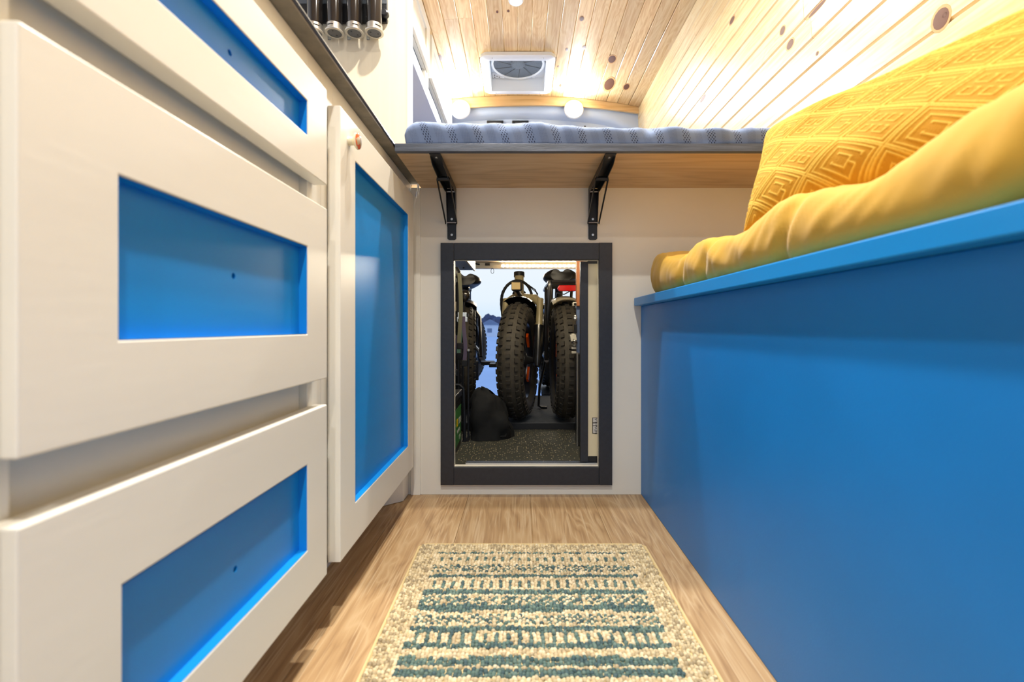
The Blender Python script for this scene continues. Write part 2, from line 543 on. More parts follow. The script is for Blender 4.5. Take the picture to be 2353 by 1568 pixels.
for (kx, ky, ra, rl) in CK:
    for (mesh, s, dz) in ((KMR, 1.28, 0.00025), (KM, 1.0, 0.0005)):
        o = link('knot', mesh, ce, (kx, ky, ceil_z(kx) - dz))
        o.rotation_euler = (PI, -math.atan(-0.24 * kx), 0); o.scale = (ra * s, rl * s, 0.0008)
WK = [(1.24, 1.515, 0.012, 0.014), (1.40, 1.37, 0.013, 0.018), (1.27, 1.39, 0.006, 0.04), (1.435, 1.435, 0.012, 0.014), (2.05, 1.53, 0.011, 0.03), (0.912, 1.118, 0.02, 0.018),
      (0.905, 1.119, 0.008, 0.008), (1.28, 1.27, 0.005, 0.006), (1.75, 1.68, 0.01, 0.02), (2.4, 1.38, 0.012, 0.03), (0.35, 1.5, 0.016, 0.018), (1.05, 1.75, 0.012, 0.018)]
for (ky, kz, rz_, ry_) in WK:
    for (mesh, s, dx) in ((KMR, 1.3, 0.00025), (KM, 1.0, 0.0005)):
        o = link('knot', mesh, rw, (wall_x(kz) - dx, ky, kz))
        o.rotation_euler = (0, -PI / 2 - ang, 0); o.scale = (rz_ * s, ry_ * s, 0.0008)

# rear arch and metal header over the rear doors
pts = [-0.53 + 1.335 * i / 24 for i in range(25)]
poly = [(p, ceil_z(p) - 0.001) for p in pts] + [(p, ceil_z(p) - 0.068 + 0.03 * max(0, p) ) for p in reversed(pts)]
struct(MB().prism(poly, YR + 0.001, YR + 0.017, 'y').build('trim_3', ARCH), 'curved plywood arch closing the ceiling boards')
pts = [-0.88 + 1.72 * i / 30 for i in range(31)]
b = MB()
def hdr(u, v):
    X = -0.87 + 1.70 * u
    top = ceil_z(X) + 0.01
    prof = [(3.10, top), (3.10, top - 0.075), (3.106, top - 0.10), (3.12, top - 0.12), (3.15, top - 0.135), (3.16, top - 0.20), (3.20, top - 0.205), (3.20, top)]
    edge = max(0, (abs(X - 0.0) - 0.55) / 0.3)
    j = min(7, int(round(v * 7)))
    y, z = prof[j]
    if 0 < j < 7: z -= 0.12 * edge * edge
    return (X, y, z)
b.grid(hdr, 34, 7)
hd = struct(b.build('wall_rear_header', VANW, smooth=True), 'white painted metal header over the open rear doors')
MB().tube([(-0.85, 3.17, 1.845), (-0.5, 3.17, 1.85), (0, 3.17, 1.852), (0.5, 3.17, 1.85), (0.83, 3.17, 1.80)], 0.012, 8).build('door_seal', DARKP, hd, smooth=True)
for i, xx in enumerate((-0.17, 0.005)):
    MB().box(xx - 0.06, xx + 0.055, 3.135, 3.16, 1.865, 1.925).build('latch_plate', BLACKM, hd, bevel=0.004)
    MB().box(xx - 0.04, xx + 0.04, 3.130, 3.136, 1.872, 1.908).build('latch_label', GREYCAP, hd, bevel=0.002)
for xx in (0.11, 0.45, -0.3):
    MB().lathe([(0.009, 0), (0.007, 0.003)], (xx, 3.156, 1.895), (0, -1, 0), 10).build('plug', DARKP, hd)
# rear body sides
struct(MB().box(-0.88, -0.80, 3.10, 3.2, -0.04, 1.95).build('trim_4', VANW, bevel=0.01), 'white metal rear door pillar behind the upper cupboards')
struct(MB().box(0.80, 0.87, 3.10, 3.2, -0.04, 1.95).build('trim_5', VANW, bevel=0.01), 'white metal rear door pillar beside the pine wall')

# garage floor under the bed
gf = struct(MB().box(-0.88, 0.86, YB + 0.018, 2.62, -0.04, 0.08).build('floor_garage', RUBF), 'speckled black rubber floor behind the hatch')

# outside: snow field
b = MB()
def snowf(u, v):
    X = -60 + 120 * u; Y = 3.4 + 130 * v * v
    return (X, Y, -0.55 + 0.06 * noise.noise(Vector((X * 0.3, Y * 0.3, 0))))
b.grid(snowf, 60, 40)
b.grid(lambda u, v: (-60 + 120 * u, -60 + 63.4 * v, -0.55), 2, 2)
sn = struct(b.build('ground', SNOW, smooth=True), 'blue dusk snow field outside the rear doors')

# ================================================================== LIGHTS OF THE VAN
def puck(x, y, label):
    z = ceil_z(x) - 0.0005
    t = thing('ceiling_light', label, 'light', (x, y, z), 'round puck lights along the ceiling')
    MB().lathe([(0.036, 0), (0.036, -0.006), (0.033, -0.011), (0.027, -0.012), (0.027, -0.004)], (x, y, z), n=28, cap=False).build('housing', WHITEP, t, smooth=True)
    MB().lathe([(0.027, -0.008), (0.02, -0.0105), (0.008, -0.0118)], (x, y, z), n=24).build('lens', PUCKE, t, smooth=True)
    area_light('lamp', (x, y, z - 0.016), (0, 0, 0), 0.05, PUCK_W, WARM, t, spread=PUCK_SPREAD)
puck(-0.02, 2.17, 'round white ceiling puck light at the top edge above the vent')
puck(0.02, 1.30, 'round white ceiling puck light over the front edge of the bed')
puck(-0.10, 0.85, 'round white ceiling puck light above the rug')
puck(0.0, -0.17, 'round white ceiling puck light above the drawers and bench')
puck(0.0, -1.15, 'round white ceiling puck light nearest the front of the van')
for (x, lab) in ((-0.40, 'bright dome lamp on the rear arch beside the upper cupboards'), (0.362, 'bright dome lamp on the rear arch beside the pine wall')):
    t = thing('dome_lamp', lab, 'light', (x, YR, 1.97), 'two dome lamps on the rear arch')
    MB().lathe([(0.062, 0), (0.066, 0.006), (0.060, 0.014)], (x, YR + 0.001, 1.966), (0, -1, 0), 28).build('housing', WHITEP, t, smooth=True)
    b = MB(); b.lathe([(0.056, 0.012), (0.052, 0.024), (0.038, 0.036), (0.018, 0.041), (0.004, 0.042)], (x, YR, 1.966), (0, -1, 0), 28)
    b.build('diffuser', REARE, t, smooth=True)
    area_light('lamp', (x, YR - 0.05, 1.965), (PI / 2 * 0.98, 0, PI) if False else (-PI / 2, 0, 0), 0.09, REAR_W, COOL, t)

# ================================================================== KITCHEN UNIT ON THE LEFT
def shaker(t, name, y0, y1, z0, z1, iy0, iy1, iz0, iz1, hole=None, label=None):
    """frame front with a recessed blue panel; returns the frame object"""
    b = MB()
    rec = 0.012
    th = 0.022
    X0, X1 = XD - th, XD
    o4 = [(y0, z0), (y1, z0), (y1, z1), (y0, z1)]
    i4 = [(iy0, iz0), (iy1, iz0), (iy1, iz1), (iy0, iz1)]
    vs = [(X0, *p) for p in o4] + [(X1, *p) for p in o4] + [(X1, *p) for p in i4] + [(X0, *p) for p in i4]
    fs = []
    for i in range(4):
        j = (i + 1) % 4
        fs += [(i, j, 4 + j, 4 + i), (4 + i, 4 + j, 8 + j, 8 + i), (8 + i, 8 + j, 12 + j, 12 + i), (12 + i, 12 + j, j, i)]
    b.add(vs, fs)
    fr = b.build(name, CREAM, t, bevel=0.0016)
    # blue lining of the recess and the sunk panel
    e = 0.0006
    lb = MB()
    vs = [(XD - 0.0006, *p) for p in ((iy0 + e, iz0 + e), (iy1 - e, iz0 + e), (iy1 - e, iz1 - e), (iy0 + e, iz1 - e))]
    vs += [(XD - rec, *p) for p in ((iy0 + e, iz0 + e), (iy1 - e, iz0 + e), (iy1 - e, iz1 - e), (iy0 + e, iz1 - e))]
    if hole:
        n = 14; hy, hz, hr = hole
        ring = []
        for k in range(n):
            a = 2 * PI * k / n + PI / 4 * 0
            ring.append((XD - rec, hy + hr * math.cos(a), hz + hr * math.sin(a)))
        lb.add(vs, [(0, 1, 5, 4), (1, 2, 6, 5), (2, 3, 7, 6), (3, 0, 4, 7)])
        b8 = len(lb.v); lb.v += ring
        ring2 = [(XD - rec - 0.008, p[1], p[2]) for p in ring]
        lb.v += ring2
        c0 = 4
        corners = [((iy0, iz0), 4), ((iy1, iz0), 5), ((iy1, iz1), 6), ((iy0, iz1), 7)]
        def nearest(k):
            a = 2 * PI * k / n
            q = int((a % (2 * PI)) / (PI / 2))
            return [6, 7, 4, 5][q]
        for k in range(n):
            k2 = (k + 1) % n
            ca, cb = nearest(k), nearest(k2)
            lb.f.append((b8 + k, b8 + k2, ca))
            if ca != cb: lb.f.append((b8 + k2, cb, ca))
            lb.f.append((b8 + k, b8 + n + k, b8 + n + k2, b8 + k2))
        pn = lb.build('blue_panel', BLUE, fr)
        MB().lathe([(hr * 1.02, 0), (hr * 1.02, 0.0008)], (XD - rec - 0.0085, hy, hz), (1, 0, 0), 14).build('knob_hole', DARKP, fr)
    else:
        lb.add(vs, [(0, 1, 5, 4), (1, 2, 6, 5), (2, 3, 7, 6), (3, 0, 4, 7), (4, 5, 6, 7)])
        pn = lb.build('blue_panel', BLUE, fr)
    if label: pn['label'] = label
    return fr

DY0, DY1 = 0.2735, 0.713
t = thing('drawer_unit', 'cream base unit with three blue-panelled drawers at the left', 'cabinet', (-0.6, 0.49, 0))
b = MB()
b.box(-0.86, XF, 0.245, 0.742, 0.10, 0.115)            # bottom
b.box(-0.86, XF - 0.02, 0.245, 0.263, 0.10, 0.924)      # sides
b.box(-0.86, XF - 0.02, 0.724, 0.742, 0.10, 0.924)
b.box(-0.86, XF - 0.12, 0.262, 0.725, 0.38, 0.42)      # drawer boxes behind the gaps
b.build('carcass', CREAM, t)
b = MB()
b.box(XF - 0.02, XF, 0.245, 0.290, 0.10, 0.924); b.box(XF - 0.02, XF, 0.695, 0.742, 0.10, 0.924)
b.box(XF - 0.02, XF, 0.290, 0.695, 0.835, 0.924); b.box(XF - 0.02, XF, 0.290, 0.695, 0.10, 0.13)
b.box(XF - 0.034, XF - 0.012, 0.290, 0.695, 0.66, 0.75); b.box(XF - 0.034, XF - 0.012, 0.290, 0.695, 0.36, 0.45)
b.build('face_frame', CREAM, t, bevel=0.0008)
shaker(t, 'drawer_front', DY0, DY1, 0.722, 0.871, 0.346, 0.647, 0.773, 0.822, (0.4924, 0.797, 0.0035), 'blue recessed panel of the top drawer')
shaker(t, 'drawer_front', DY0, DY1, 0.420, 0.685, 0.343, 0.647, 0.490, 0.6145, (0.499, 0.556, 0.0035), 'blue recessed panel of the middle drawer')
shaker(t, 'drawer_front', DY0, DY1, 0.113, 0.379, 0.346, 0.647, 0.182, 0.304, (0.502, 0.233, 0.0035), 'blue recessed panel of the bottom drawer')

t = thing('cupboard', 'tall cream cupboard with one blue-panelled door under the worktop', 'cabinet', (-0.6, 1.05, 0))
b = MB()
b.box(-0.86, XF - 0.02, 0.7425, 0.760, 0.10, 0.924); b.box(-0.86, XF - 0.02, 1.335, 1.353, 0.10, 0.924)
b.box(-0.86, XF, 0.7425, 1.353, 0.10, 0.115)
b.build('carcass', CREAM, t)
b = MB()
b.box(XF - 0.02, XF, 0.7425, 0.79, 0.10, 0.924); b.box(XF - 0.02, XF, 1.27, 1.353, 0.10, 0.924)
b.box(XF - 0.02, XF, 0.79, 1.27, 0.85, 0.924); b.box(XF - 0.02, XF, 0.79, 1.27, 0.10, 0.125)
b.build('face_frame', CREAM, t, bevel=0.0008)
dr = shaker(t, 'door', 0.765, 1.290, 0.104, 0.873, 0.8357, 1.229, 0.178, 0.804, None, 'blue recessed panel of the tall door')
kn = MB().lathe([(0.0085, 0), (0.007, 0.004), (0.007, 0.008), (0.011, 0.011), (0.0145, 0.014), (0.0142, 0.0165)], (XD, 0.803, 0.828), (1, 0, 0), 28).build('knob', CERAM, dr, smooth=True)
kn['label'] = 'cream ceramic knob with orange glazed face'
# glazed face of the knob: orange with cream patches
m, n, bb = nodes('knob_glaze')
tcn = N(n, 'TexCoord'); v = N(n, 'TexVoronoi'); v.inputs['Scale'].default_value = 95
n.links.new(tcn.outputs['Object'], v.inputs['Vector'])
gt = N(n, 'ValToRGB'); gt.color_ramp.interpolation = 'CONSTANT'
gt.color_ramp.elements[0].color = lin((222, 96, 52)); gt.color_ramp.elements[1].color = lin((196, 180, 156)); gt.color_ramp.elements[1].position = 0.62
sc = N(n, 'SeparateColor'); n.links.new(v.outputs['Color'], sc.inputs[0]); n.links.new(sc.outputs[0], gt.inputs[0])
n.links.new(gt.outputs[0], bb.inputs['Base Color']); bb.inputs['Roughness'].default_value = 0.12; bb.inputs['Coat Weight'].default_value = 0.8
KNG = m
MB().lathe([(0.0136, 0.0166), (0.0122, 0.0185), (0.007, 0.0202), (0.001, 0.0207)], (XD, 0.803, 0.828), (1, 0, 0), 28).build('knob_face', KNG, dr, smooth=True)

# nearer unit, mostly outside the picture
t = thing('base_unit', 'cream base unit end beside the nearest drawers', 'cabinet', (-0.6, -0.2, 0))
MB().box(-0.86, XF, -0.7, 0.244, 0.10, 0.924).build('carcass', CREAM, t)
MB().box(XF, XF + 0.022, -0.66, 0.235, 0.113, 0.871).build('door', CREAM, t, bevel=0.0016)

b = MB()
b.box(-0.86, -0.40, -0.7, 1.27, 0.0, 0.0995)
tk = struct(b.build('baseboard_left', CREAM), 'recessed toe kick under the kitchen units')
MB().prism([(-0.43, 1.272), (-0.388, 1.262), (-0.335, 1.304), (-0.333, 1.359), (-0.43, 1.359)], 0.001, 0.099).build('kick_board', CREAM, tk, bevel=0.0008)

# worktop
wt = thing('worktop', 'dark worktop with rough painted underside above the drawers', 'countertop', (-0.6, 0.4, 0.925))
b = MB()
pr = [(-0.2985, 0.9285), (-0.2965, 0.9325), (-0.2985, 0.9375), (-0.303, 0.9395), (-0.86, 0.9395), (-0.86, 0.9285)]
b.prism(pr, -0.7, 1.355, 'y')
b.build('top', WORKTOP, wt)
MB().box(-0.86, -0.2990, -0.7, 1.355, 0.9250, 0.9285).build('underside', UNDERC, wt)

# pale strips stand in for light leaking between worktop and bed
tg = 'loose tape ends in the corner under the worktop'
for i, (a, c, lab) in enumerate((((-0.300, 1.335, 0.922), (-0.303, 1.338, 0.878), 'cream loose tape end in the corner under the worktop'),
                                 ((-0.298, 1.34, 0.921), (-0.3075, 1.345, 0.886), 'short translucent tape end in the corner under the worktop'))):
    b = MB(); A = Vector(a); C_ = Vector(c)
    pts = [A.lerp(C_, q / 4) + Vector((0.001 * math.sin(q), 0, 0)) for q in range(5)]
    for q in range(4):
        p, r = pts[q], pts[q + 1]
        b.obox((p + r) / 2, (0.0022, 0, 0), (0, 0.0003, 0), (r - p) * 0.5)
    tag(b.build('tape_end', CREAM if i == 0 else GREYW), lab, 'tape', tg)

# partition above the worktop
struct(MB().box(-0.88, -0.325, YB, YB + 0.016, 0.94, 2.05).build('wall_partition', PANEL, bevel=0.001), 'cream partition panel above the worktop')
struct(MB().box(-0.3365, -0.3245, YB - 0.0015, YB + 0.018, 0.94, 2.05).build('trim_6', WHITEP, bevel=0.001), 'white edge strip of the partition panel')  # bright edge highlight put in as a separate white strip

# spice grinders in an acrylic rack
t = thing('grinder_rack', 'black and clear acrylic rack holding the grinders on the partition', 'rack', (-0.5, YB, 1.38))
MB().box(-0.70, -0.395, 1.351, 1.359, 1.405, 1.62).build('back_plate', DARKP, t, bevel=0.001)
for i in range(4):
    xx = -0.450 - 0.0575 * i
    MB().box(xx - 0.0045, xx + 0.0045, 1.3475, 1.3508, 1.352, 1.404).build('acrylic_tab', CLEAR, t, bevel=0.0005)
for (zz) in (1.46, 1.56):
    MB().box(-0.70, -0.3955, 1.3495, 1.3508, zz, zz + 0.02).build('rail', CLEAR, t)
MB().lathe([(0.012, 0), (0.012, 0.012), (0.008, 0.016)], (-0.40, 1.3505, 1.425), (0, -1, 0), 16).build('side_knob', BLACKM, t, smooth=True)
gx = [-0.4225, -0.4800, -0.5375, -0.5950]
where = ['rightmost black grinder with silver collar in the wall rack', 'second black grinder from the right in the wall rack',
         'third black grinder from the right in the wall rack', 'leftmost black grinder in the wall rack, half hidden by the worktop']
for i, xx in enumerate(gx):
    zb = 1.352
    cy = 1.320
    g = thing('spice_grinder', where[i], 'grinder', (xx, cy, zb), 'spice grinders hanging in the rack')
    MB().lathe([(0.0215, 0.022), (0.0215, 0.20), (0.018, 0.21)], (xx, cy, zb), n=32).build('body', GLOSSB, g, smooth=True)
    MB().lathe([(0.0195, 0.0), (0.0258, 0.0), (0.0268, 0.0015), (0.0268, 0.0035), (0.0255, 0.005), (0.0228, 0.006), (0.0228, 0.022), (0.0214, 0.0235)], (xx, cy, zb), n=36, cap=False).build('collar', SILVER, g, smooth=True)
    cap = MB().lathe([(0.0196, 0.001), (0.0190, 0.0018), (0.004, 0.0022)], (xx, cy, zb), n=32).build('bottom_plug', GREYCAP, g, smooth=True)
    for s in (-1, 1):
        MB().lathe([(0.0024, -0.0006), (0.0024, 0.0012)], (xx + 0.0105 * s * math.cos(0.4 + i * 0.5), cy + 0.0105 * s * math.sin(0.4 + i * 0.5), zb + 0.001), n=10).build('plug_hole', DARKP, cap)
    a0 = -PI / 2 + [0.75, 0.45, -0.15, 0.6][i]
    b = MB()
    pts = [(xx + 0.0229 * math.cos(a0 + q * 0.09), cy + 0.0229 * math.sin(a0 + q * 0.09), zb + 0.0135) for q in range(-4, 5)]
    b.tube(pts, 0.0013, 6); b.build('collar_slot', DARKP, g)

# upper cupboards along the left, over the bed
t = thing('upper_cupboard', 'white upper cupboards along the ceiling above the bed', 'cabinet', (-0.67, 2.2, 1.68))
XU = -0.475
UZ = [1.680, 1.737, 1.794, 2.030]
MB().box(-0.86, XU, 1.38, 3.085, 1.672, 1.680).build('bottom_board', GREYW, t)
b = MB(); b.box(-0.86, XU - 0.02, 1.38, 3.085, 1.79, 1.80); b.box(-0.62, -0.60, 1.38, 3.085, 1.681, 1.79); b.build('shelf', GREYW, t)
MB().box(XU - 0.018, XU, 1.38, 3.085, UZ[0] - 0.002, UZ[1]).build('bottom_rail', CREAM, t, bevel=0.001)
MB().box(XU - 0.018, XU, 2.28, 2.36, UZ[1], UZ[2]).build('divider', CREAM, t, bevel=0.0005)
MB().box(XU - 0.018, XU, 1.38, 3.085, UZ[2], ceil_z(XU) - 0.004).build('top_rail', CREAM, t, bevel=0.0005)
for (ya, yb) in ((1.42, 2.32), (2.37, 3.08)):
    b = MB()
    z0, z1 = UZ[2] + 0.002, ceil_z(XU) - 0.012
    o4 = [(ya, z0), (yb, z0), (yb, z1), (ya, z1)]
    i4 = [(ya + 0.06, z0 + 0.075), (yb - 0.075, z0 + 0.075), (yb - 0.075, z1 - 0.05), (ya + 0.06, z1 - 0.05)]
    X1 = XU + 0.016; X0 = XU + 0.001
    vs = [(X0, *p) for p in o4] + [(X1, *p) for p in o4] + [(X1, *p) for p in i4] + [(X1 - 0.009, *p) for p in i4]
    fs = [(8 + 4, 13, 14, 15)]
    for i in range(4):
        j = (i + 1) % 4
        fs += [(i, j, 4 + j, 4 + i), (4 + i, 4 + j, 8 + j, 8 + i), (8 + i, 8 + j, 12 + j, 12 + i)]
    fs.append((0, 1, 2, 3))
    b.add(vs, fs).build('door', CREAM, t, bevel=0.0012)

# ================================================================== HATCH
hx = [(1014 - 1195) * 0.0013, (1405 - 1195) * 0.0013]
hz = [0.5 + (752 - 1112) * 0.0013, 0.5 + (752 - 560) * 0.0013]
t = thing('hatch_frame', 'black painted wooden frame around the hatch opening', 'frame', (0.02, YB, hz[0]))
th = 0.014
MB().box(hx[0], HX0, YB - th, YB - 0.0003, hz[0], hz[1]).build('stile', BLACKP, t, bevel=0.001)
MB().box(HX1, hx[1], YB - th, YB - 0.0003, hz[0], hz[1] + 0.0006).build('stile', BLACKP, t, bevel=0.001)
MB().box(HX0 + 0.0004, HX1 - 0.0006, YB - th, YB - 0.0003, HZ1, hz[1]).build('rail', BLACKP, t, bevel=0.001)
MB().box(HX0 + 0.0004, HX1 - 0.0006, YB - th, YB - 0.0003, hz[0] + 0.0004, HZ0).build('rail', BLACKP, t, bevel=0.001)
MB().box(HX0 - 0.006, HX0 - 0.0005, YB - 0.001, YB + 0.019, HZ0, HZ1).build('jamb', CREAM, t)

# sliding hatch door, pushed open to the right
t = thing('sliding_hatch_door', 'cream sliding hatch door pushed open to the right behind the wall', 'door', (0.38, 1.39, 0.085))
MB().box(0.206, 0.60, 1.388, 1.398, 0.106, 0.70).build('panel', GRID, t)
MB().box(0.183, 0.2065, 1.381, 1.399, 0.0905, 0.70).build('leading_stile', BLACKP, t, bevel=0.001)
MB().box(0.2065, 0.60, 1.3865, 1.399, 0.0905, 0.1055).build('bottom_rail', DARKP, t)
MB().box(0.2065, 0.60, 1.3865, 1.399, 0.6935, 0.705).build('top_rail', BLACKP, t)
# sticker with upright lettering
def text_mesh(s, size, m):
    cu = bpy.data.curves.new('txt', 'FONT'); cu.body = s; cu.size = size; cu.align_x = 'CENTER'; cu.align_y = 'CENTER'; cu.extrude = 0.00008
    o = bpy.data.objects.new('txt', cu); COL.objects.link(o)
    dg = bpy.context.evaluated_depsgraph_get()
    me = bpy.data.meshes.new_from_object(o.evaluated_get(dg))
    bpy.data.objects.remove(o, do_unlink=True); bpy.data.curves.remove(cu)
    me.materials.clear(); me.materials.append(m)
    return me
sx0, sx1 = (1361 - 1195) * 1.388 / F_PX, (1384 - 1195) * 1.388 / F_PX
sz0, sz1 = 0.5 - (997 - 752) * 1.388 / F_PX, 0.5 - (960 - 752) * 1.388 / F_PX
st = MB().box(sx0, sx1, 1.3872, 1.3881, sz0, sz1).build('sticker', INK, t)
st['label'] = 'white sticker with black border and upright lettering'
hgt = sz1 - sz0
for (q0, q1, s, sz_) in ((0.03, 0.47, 'NEW', 0.0115), (0.50, 0.65, 'D', 0.0075), (0.69, 0.97, 'LA', 0.0115)):
    MB().box(sx0 + 0.002, sx1 - 0.002, 1.3868, 1.3873, sz0 + hgt * q0 + 0.0006, sz0 + hgt * q1).build('sticker_field', WHITEL, st)
    o = link('lettering', text_mesh(s, sz_, INK), st, ((sx0 + sx1) / 2 - 0.004, 1.3866, sz0 + hgt * (q0 + q1) / 2))
    o.rotation_euler = Matrix(((0, -1, 0), (0, 0, -1), (1, 0, 0))).to_euler()

tag(MB().box(-0.165, 0.60, 1.3792, 1.3812, 0.0803, 0.088).box(-0.165, 0.60, 1.3862, 1.3872, 0.0803, 0.0875).box(-0.165, 0.60, 1.3995, 1.4015, 0.0803, 0.088).box(-0.165, 0.60, 1.379, 1.4015, 0.0801, 0.0818)
    .build('sliding_track', ALU), 'shiny aluminium sliding track along the hatch sill', 'track')

# ================================================================== BED
t = thing('bed_platform', 'plywood bed platform with dark stained front edge', 'bed', (0.27, 2.0, 0.916))
MB().box(-0.2958, 0.825, 1.088, 3.02, 0.9163, 0.932).build('plywood_board', PLY, t)
MB().box(-0.2958, 0.825, 1.073, 1.0878, 0.9145, 0.9335).build('front_edge', STAIN, t, bevel=0.001)
MB().box(-0.86, -0.2948, 1.378, 3.02, 0.9163, 0.932).build('side_board', PLY, t)

def bracket(x, side, lab):
    t = thing('folding_bracket', lab, 'bracket', (x, YB, 0.76), 'black folding brackets under the bed')
    w_ = 0.013
    prof = [(x - w_, 0.764), (x - w_ + 0.004, 0.760), (x + w_ - 0.004, 0.760), (x + w_, 0.764), (x + w_, 0.912), (x - w_, 0.912)]
    MB().prism(prof, YB - 0.0035, YB - 0.0004, 'y').build('wall_plate', BLACKM, t)
    for s in (-1, 1):     # flanges of the plate, tapered
        b = MB(); b.prism([(YB - 0.0034, 0.80), (YB - 0.0034, 0.911), (YB - 0.03, 0.911), (YB - 0.022, 0.865)], x + s * w_ - 0.0008, x + s * w_ + 0.0008, 'x')
        b.build('flange', BLACKM, t)
    b = MB(); b.prism([(x - w_, 1.085), (x + w_, 1.085), (x + w_, 1.352), (x - w_, 1.352)], 0.9128, 0.9160)
    b.build('arm_plate', BLACKM, t)
    for s in (-1, 1):
        b = MB(); b.prism([(1.098, 0.913), (1.125, 0.900), (1.19, 0.894), (1.21, 0.888), (1.225, 0.893), (1.32, 0.893), (1.352, 0.913)], x + s * w_ - 0.0009, x + s * w_ + 0.0009, 'x')
        b.build('arm_flange', BLACKM, t)
    b = MB(); b.tube([(x - w_ - 0.003, 1.205, 0.893), (x + w_ + 0.003, 1.205, 0.893)], 0.0055, 12); b.build('hinge_pin', BLACKM, t, smooth=True)
    MB().tube([(x - w_ - 0.002, 1.215, 0.900), (x + w_ + 0.002, 1.215, 0.900)], 0.003, 8).build('rivet', STEEL, t, smooth=True)
    for s in (-1, 1):
        p0 = Vector((x + s * (w_ + 0.0035), 1.205, 0.893)); p1 = Vector((x + s * (w_ + 0.0035), YB - 0.012, 0.808))
        b = MB(); d = (p1 - p0); b.obox((p0 + p1) / 2, (0.0013, 0, 0), (d.normalized().cross(Vector((1, 0, 0)))) * 0.0045, d * 0.5)
        b.build('brace', BLACKM, t, bevel=0.0005)
    MB().tube([(x - w_ - 0.005, YB - 0.012, 0.8095), (x + w_ + 0.005, YB - 0.012, 0.8095)], 0.0022, 8).build('brace_pin', STEEL, t, smooth=True)
    MB().tube([(x - w_, YB - 0.016, 0.900), (x + w_, YB - 0.016, 0.900)], 0.0018, 8).build('hinge_rivet', STEEL, t, smooth=True)
    for z in (0.775, 0.822):
        MB().lathe([(0.0036, 0), (0.0034, 0.0012), (0.0012, 0.0013)], (x, YB - 0.0034, z), (0, -1, 0), 14).build('screw', STEEL, t, smooth=True)
    MB().lathe([(0.0036, 0), (0.0034, 0.0012), (0.0012, 0.0013)], (x, 1.108, 0.9128), (0, 0, -1), 14).build('screw', STEEL, t, smooth=True)
bracket(-0.2035, -1, 'black folding bracket under the bed, nearer the cupboard')
bracket(0.2170, 1, 'black folding bracket under the bed, nearer the bench')

# mattress under a woven blanket
def blanket_mat():
    m, n, b = nodes('woven_blanket')
    at = N(n, 'Attribute'); at.attribute_name = 'st'
    sp = N(n, 'SeparateXYZ'); n.links.new(at.outputs['Vector'], sp.inputs[0])
    def band(off, half, soft):
        a = N(n, 'Math', operation='DIVIDE'); a.inputs[1].default_value = 0.0615; n.links.new(sp.outputs[0], a.inputs[0])
        ad = N(n, 'Math', operation='ADD'); ad.inputs[1].default_value = off; n.links.new(a.outputs[0], ad.inputs[0])
        fr = N(n, 'Math', operation='FRACT'); n.links.new(ad.outputs[0], fr.inputs[0])
        su = N(n, 'Math', operation='SUBTRACT'); su.inputs[1].default_value = 0.5; n.links.new(fr.outputs[0], su.inputs[0])
        ab = N(n, 'Math', operation='ABSOLUTE'); n.links.new(su.outputs[0], ab.inputs[0])
        mr = N(n, 'MapRange'); mr.inputs[1].default_value = half + soft; mr.inputs[2].default_value = half - soft
        n.links.new(ab.outputs[0], mr.inputs[0]); return mr.outputs[0]
    def dots(px, pz, th):
        def s(o, p):
            mu = N(n, 'Math', operation='MULTIPLY'); mu.inputs[1].default_value = 2 * PI / p; n.links.new(o, mu.inputs[0])
            si = N(n, 'Math', operation='SINE'); n.links.new(mu.outputs[0], si.inputs[0]); return si.outputs[0]
        pr = N(n, 'Math', operation='MULTIPLY'); n.links.new(s(sp.outputs[0], px), pr.inputs[0]); n.links.new(s(sp.outputs[1], pz), pr.inputs[1])
        mr = N(n, 'MapRange'); mr.inputs[1].default_value = th; mr.inputs[2].default_value = th + 0.35
        n.links.new(pr.outputs[0], mr.inputs[0]); return mr.outputs[0]
    A = N(n, 'Math', operation='MULTIPLY'); n.links.new(band(0.0, 0.14, 0.02), A.inputs[0]); n.links.new(dots(0.0064, 0.0056, 0.1), A.inputs[1])
    B = N(n, 'Math', operation='MULTIPLY'); n.links.new(band(0.5, 0.15, 0.02), B.inputs[0]); n.links.new(dots(0.0026, 0.0034, 0.1), B.inputs[1])
    B2 = N(n, 'Math', operation='MULTIPLY'); B2.inputs[1].default_value = 0.45; n.links.new(B.outputs[0], B2.inputs[0])
    S = N(n, 'Math', operation='MAXIMUM'); n.links.new(A.outputs[0], S.inputs[0]); n.links.new(B2.outputs[0], S.inputs[1])
    mx = N(n, 'Mix', data_type='RGBA'); mx.inputs[6].default_value = lin((116, 136, 172)); mx.inputs[7].default_value = lin((44, 56, 84))
    n.links.new(S.outputs[0], mx.inputs[0]); n.links.new(mx.outputs[2], b.inputs['Base Color'])
    inv = N(n, 'Math', operation='SUBTRACT'); inv.inputs[0].default_value = 1.0; n.links.new(S.outputs[0], inv.inputs[1])
    bp = N(n, 'Bump'); bp.inputs['Strength'].default_value = 0.5; bp.inputs['Distance'].default_value = 0.0012
    n.links.new(inv.outputs[0], bp.inputs['Height']); n.links.new(bp.outputs[0], b.inputs['Normal'])
    b.inputs['Roughness'].default_value = 0.8
    b.inputs['Sheen Weight'].default_value = 0.3
    return m
BLANK = blanket_mat()
b = MB(); st_ = []
NU = 260
prof_n = 26
X0m, X1m = -0.272, 0.815
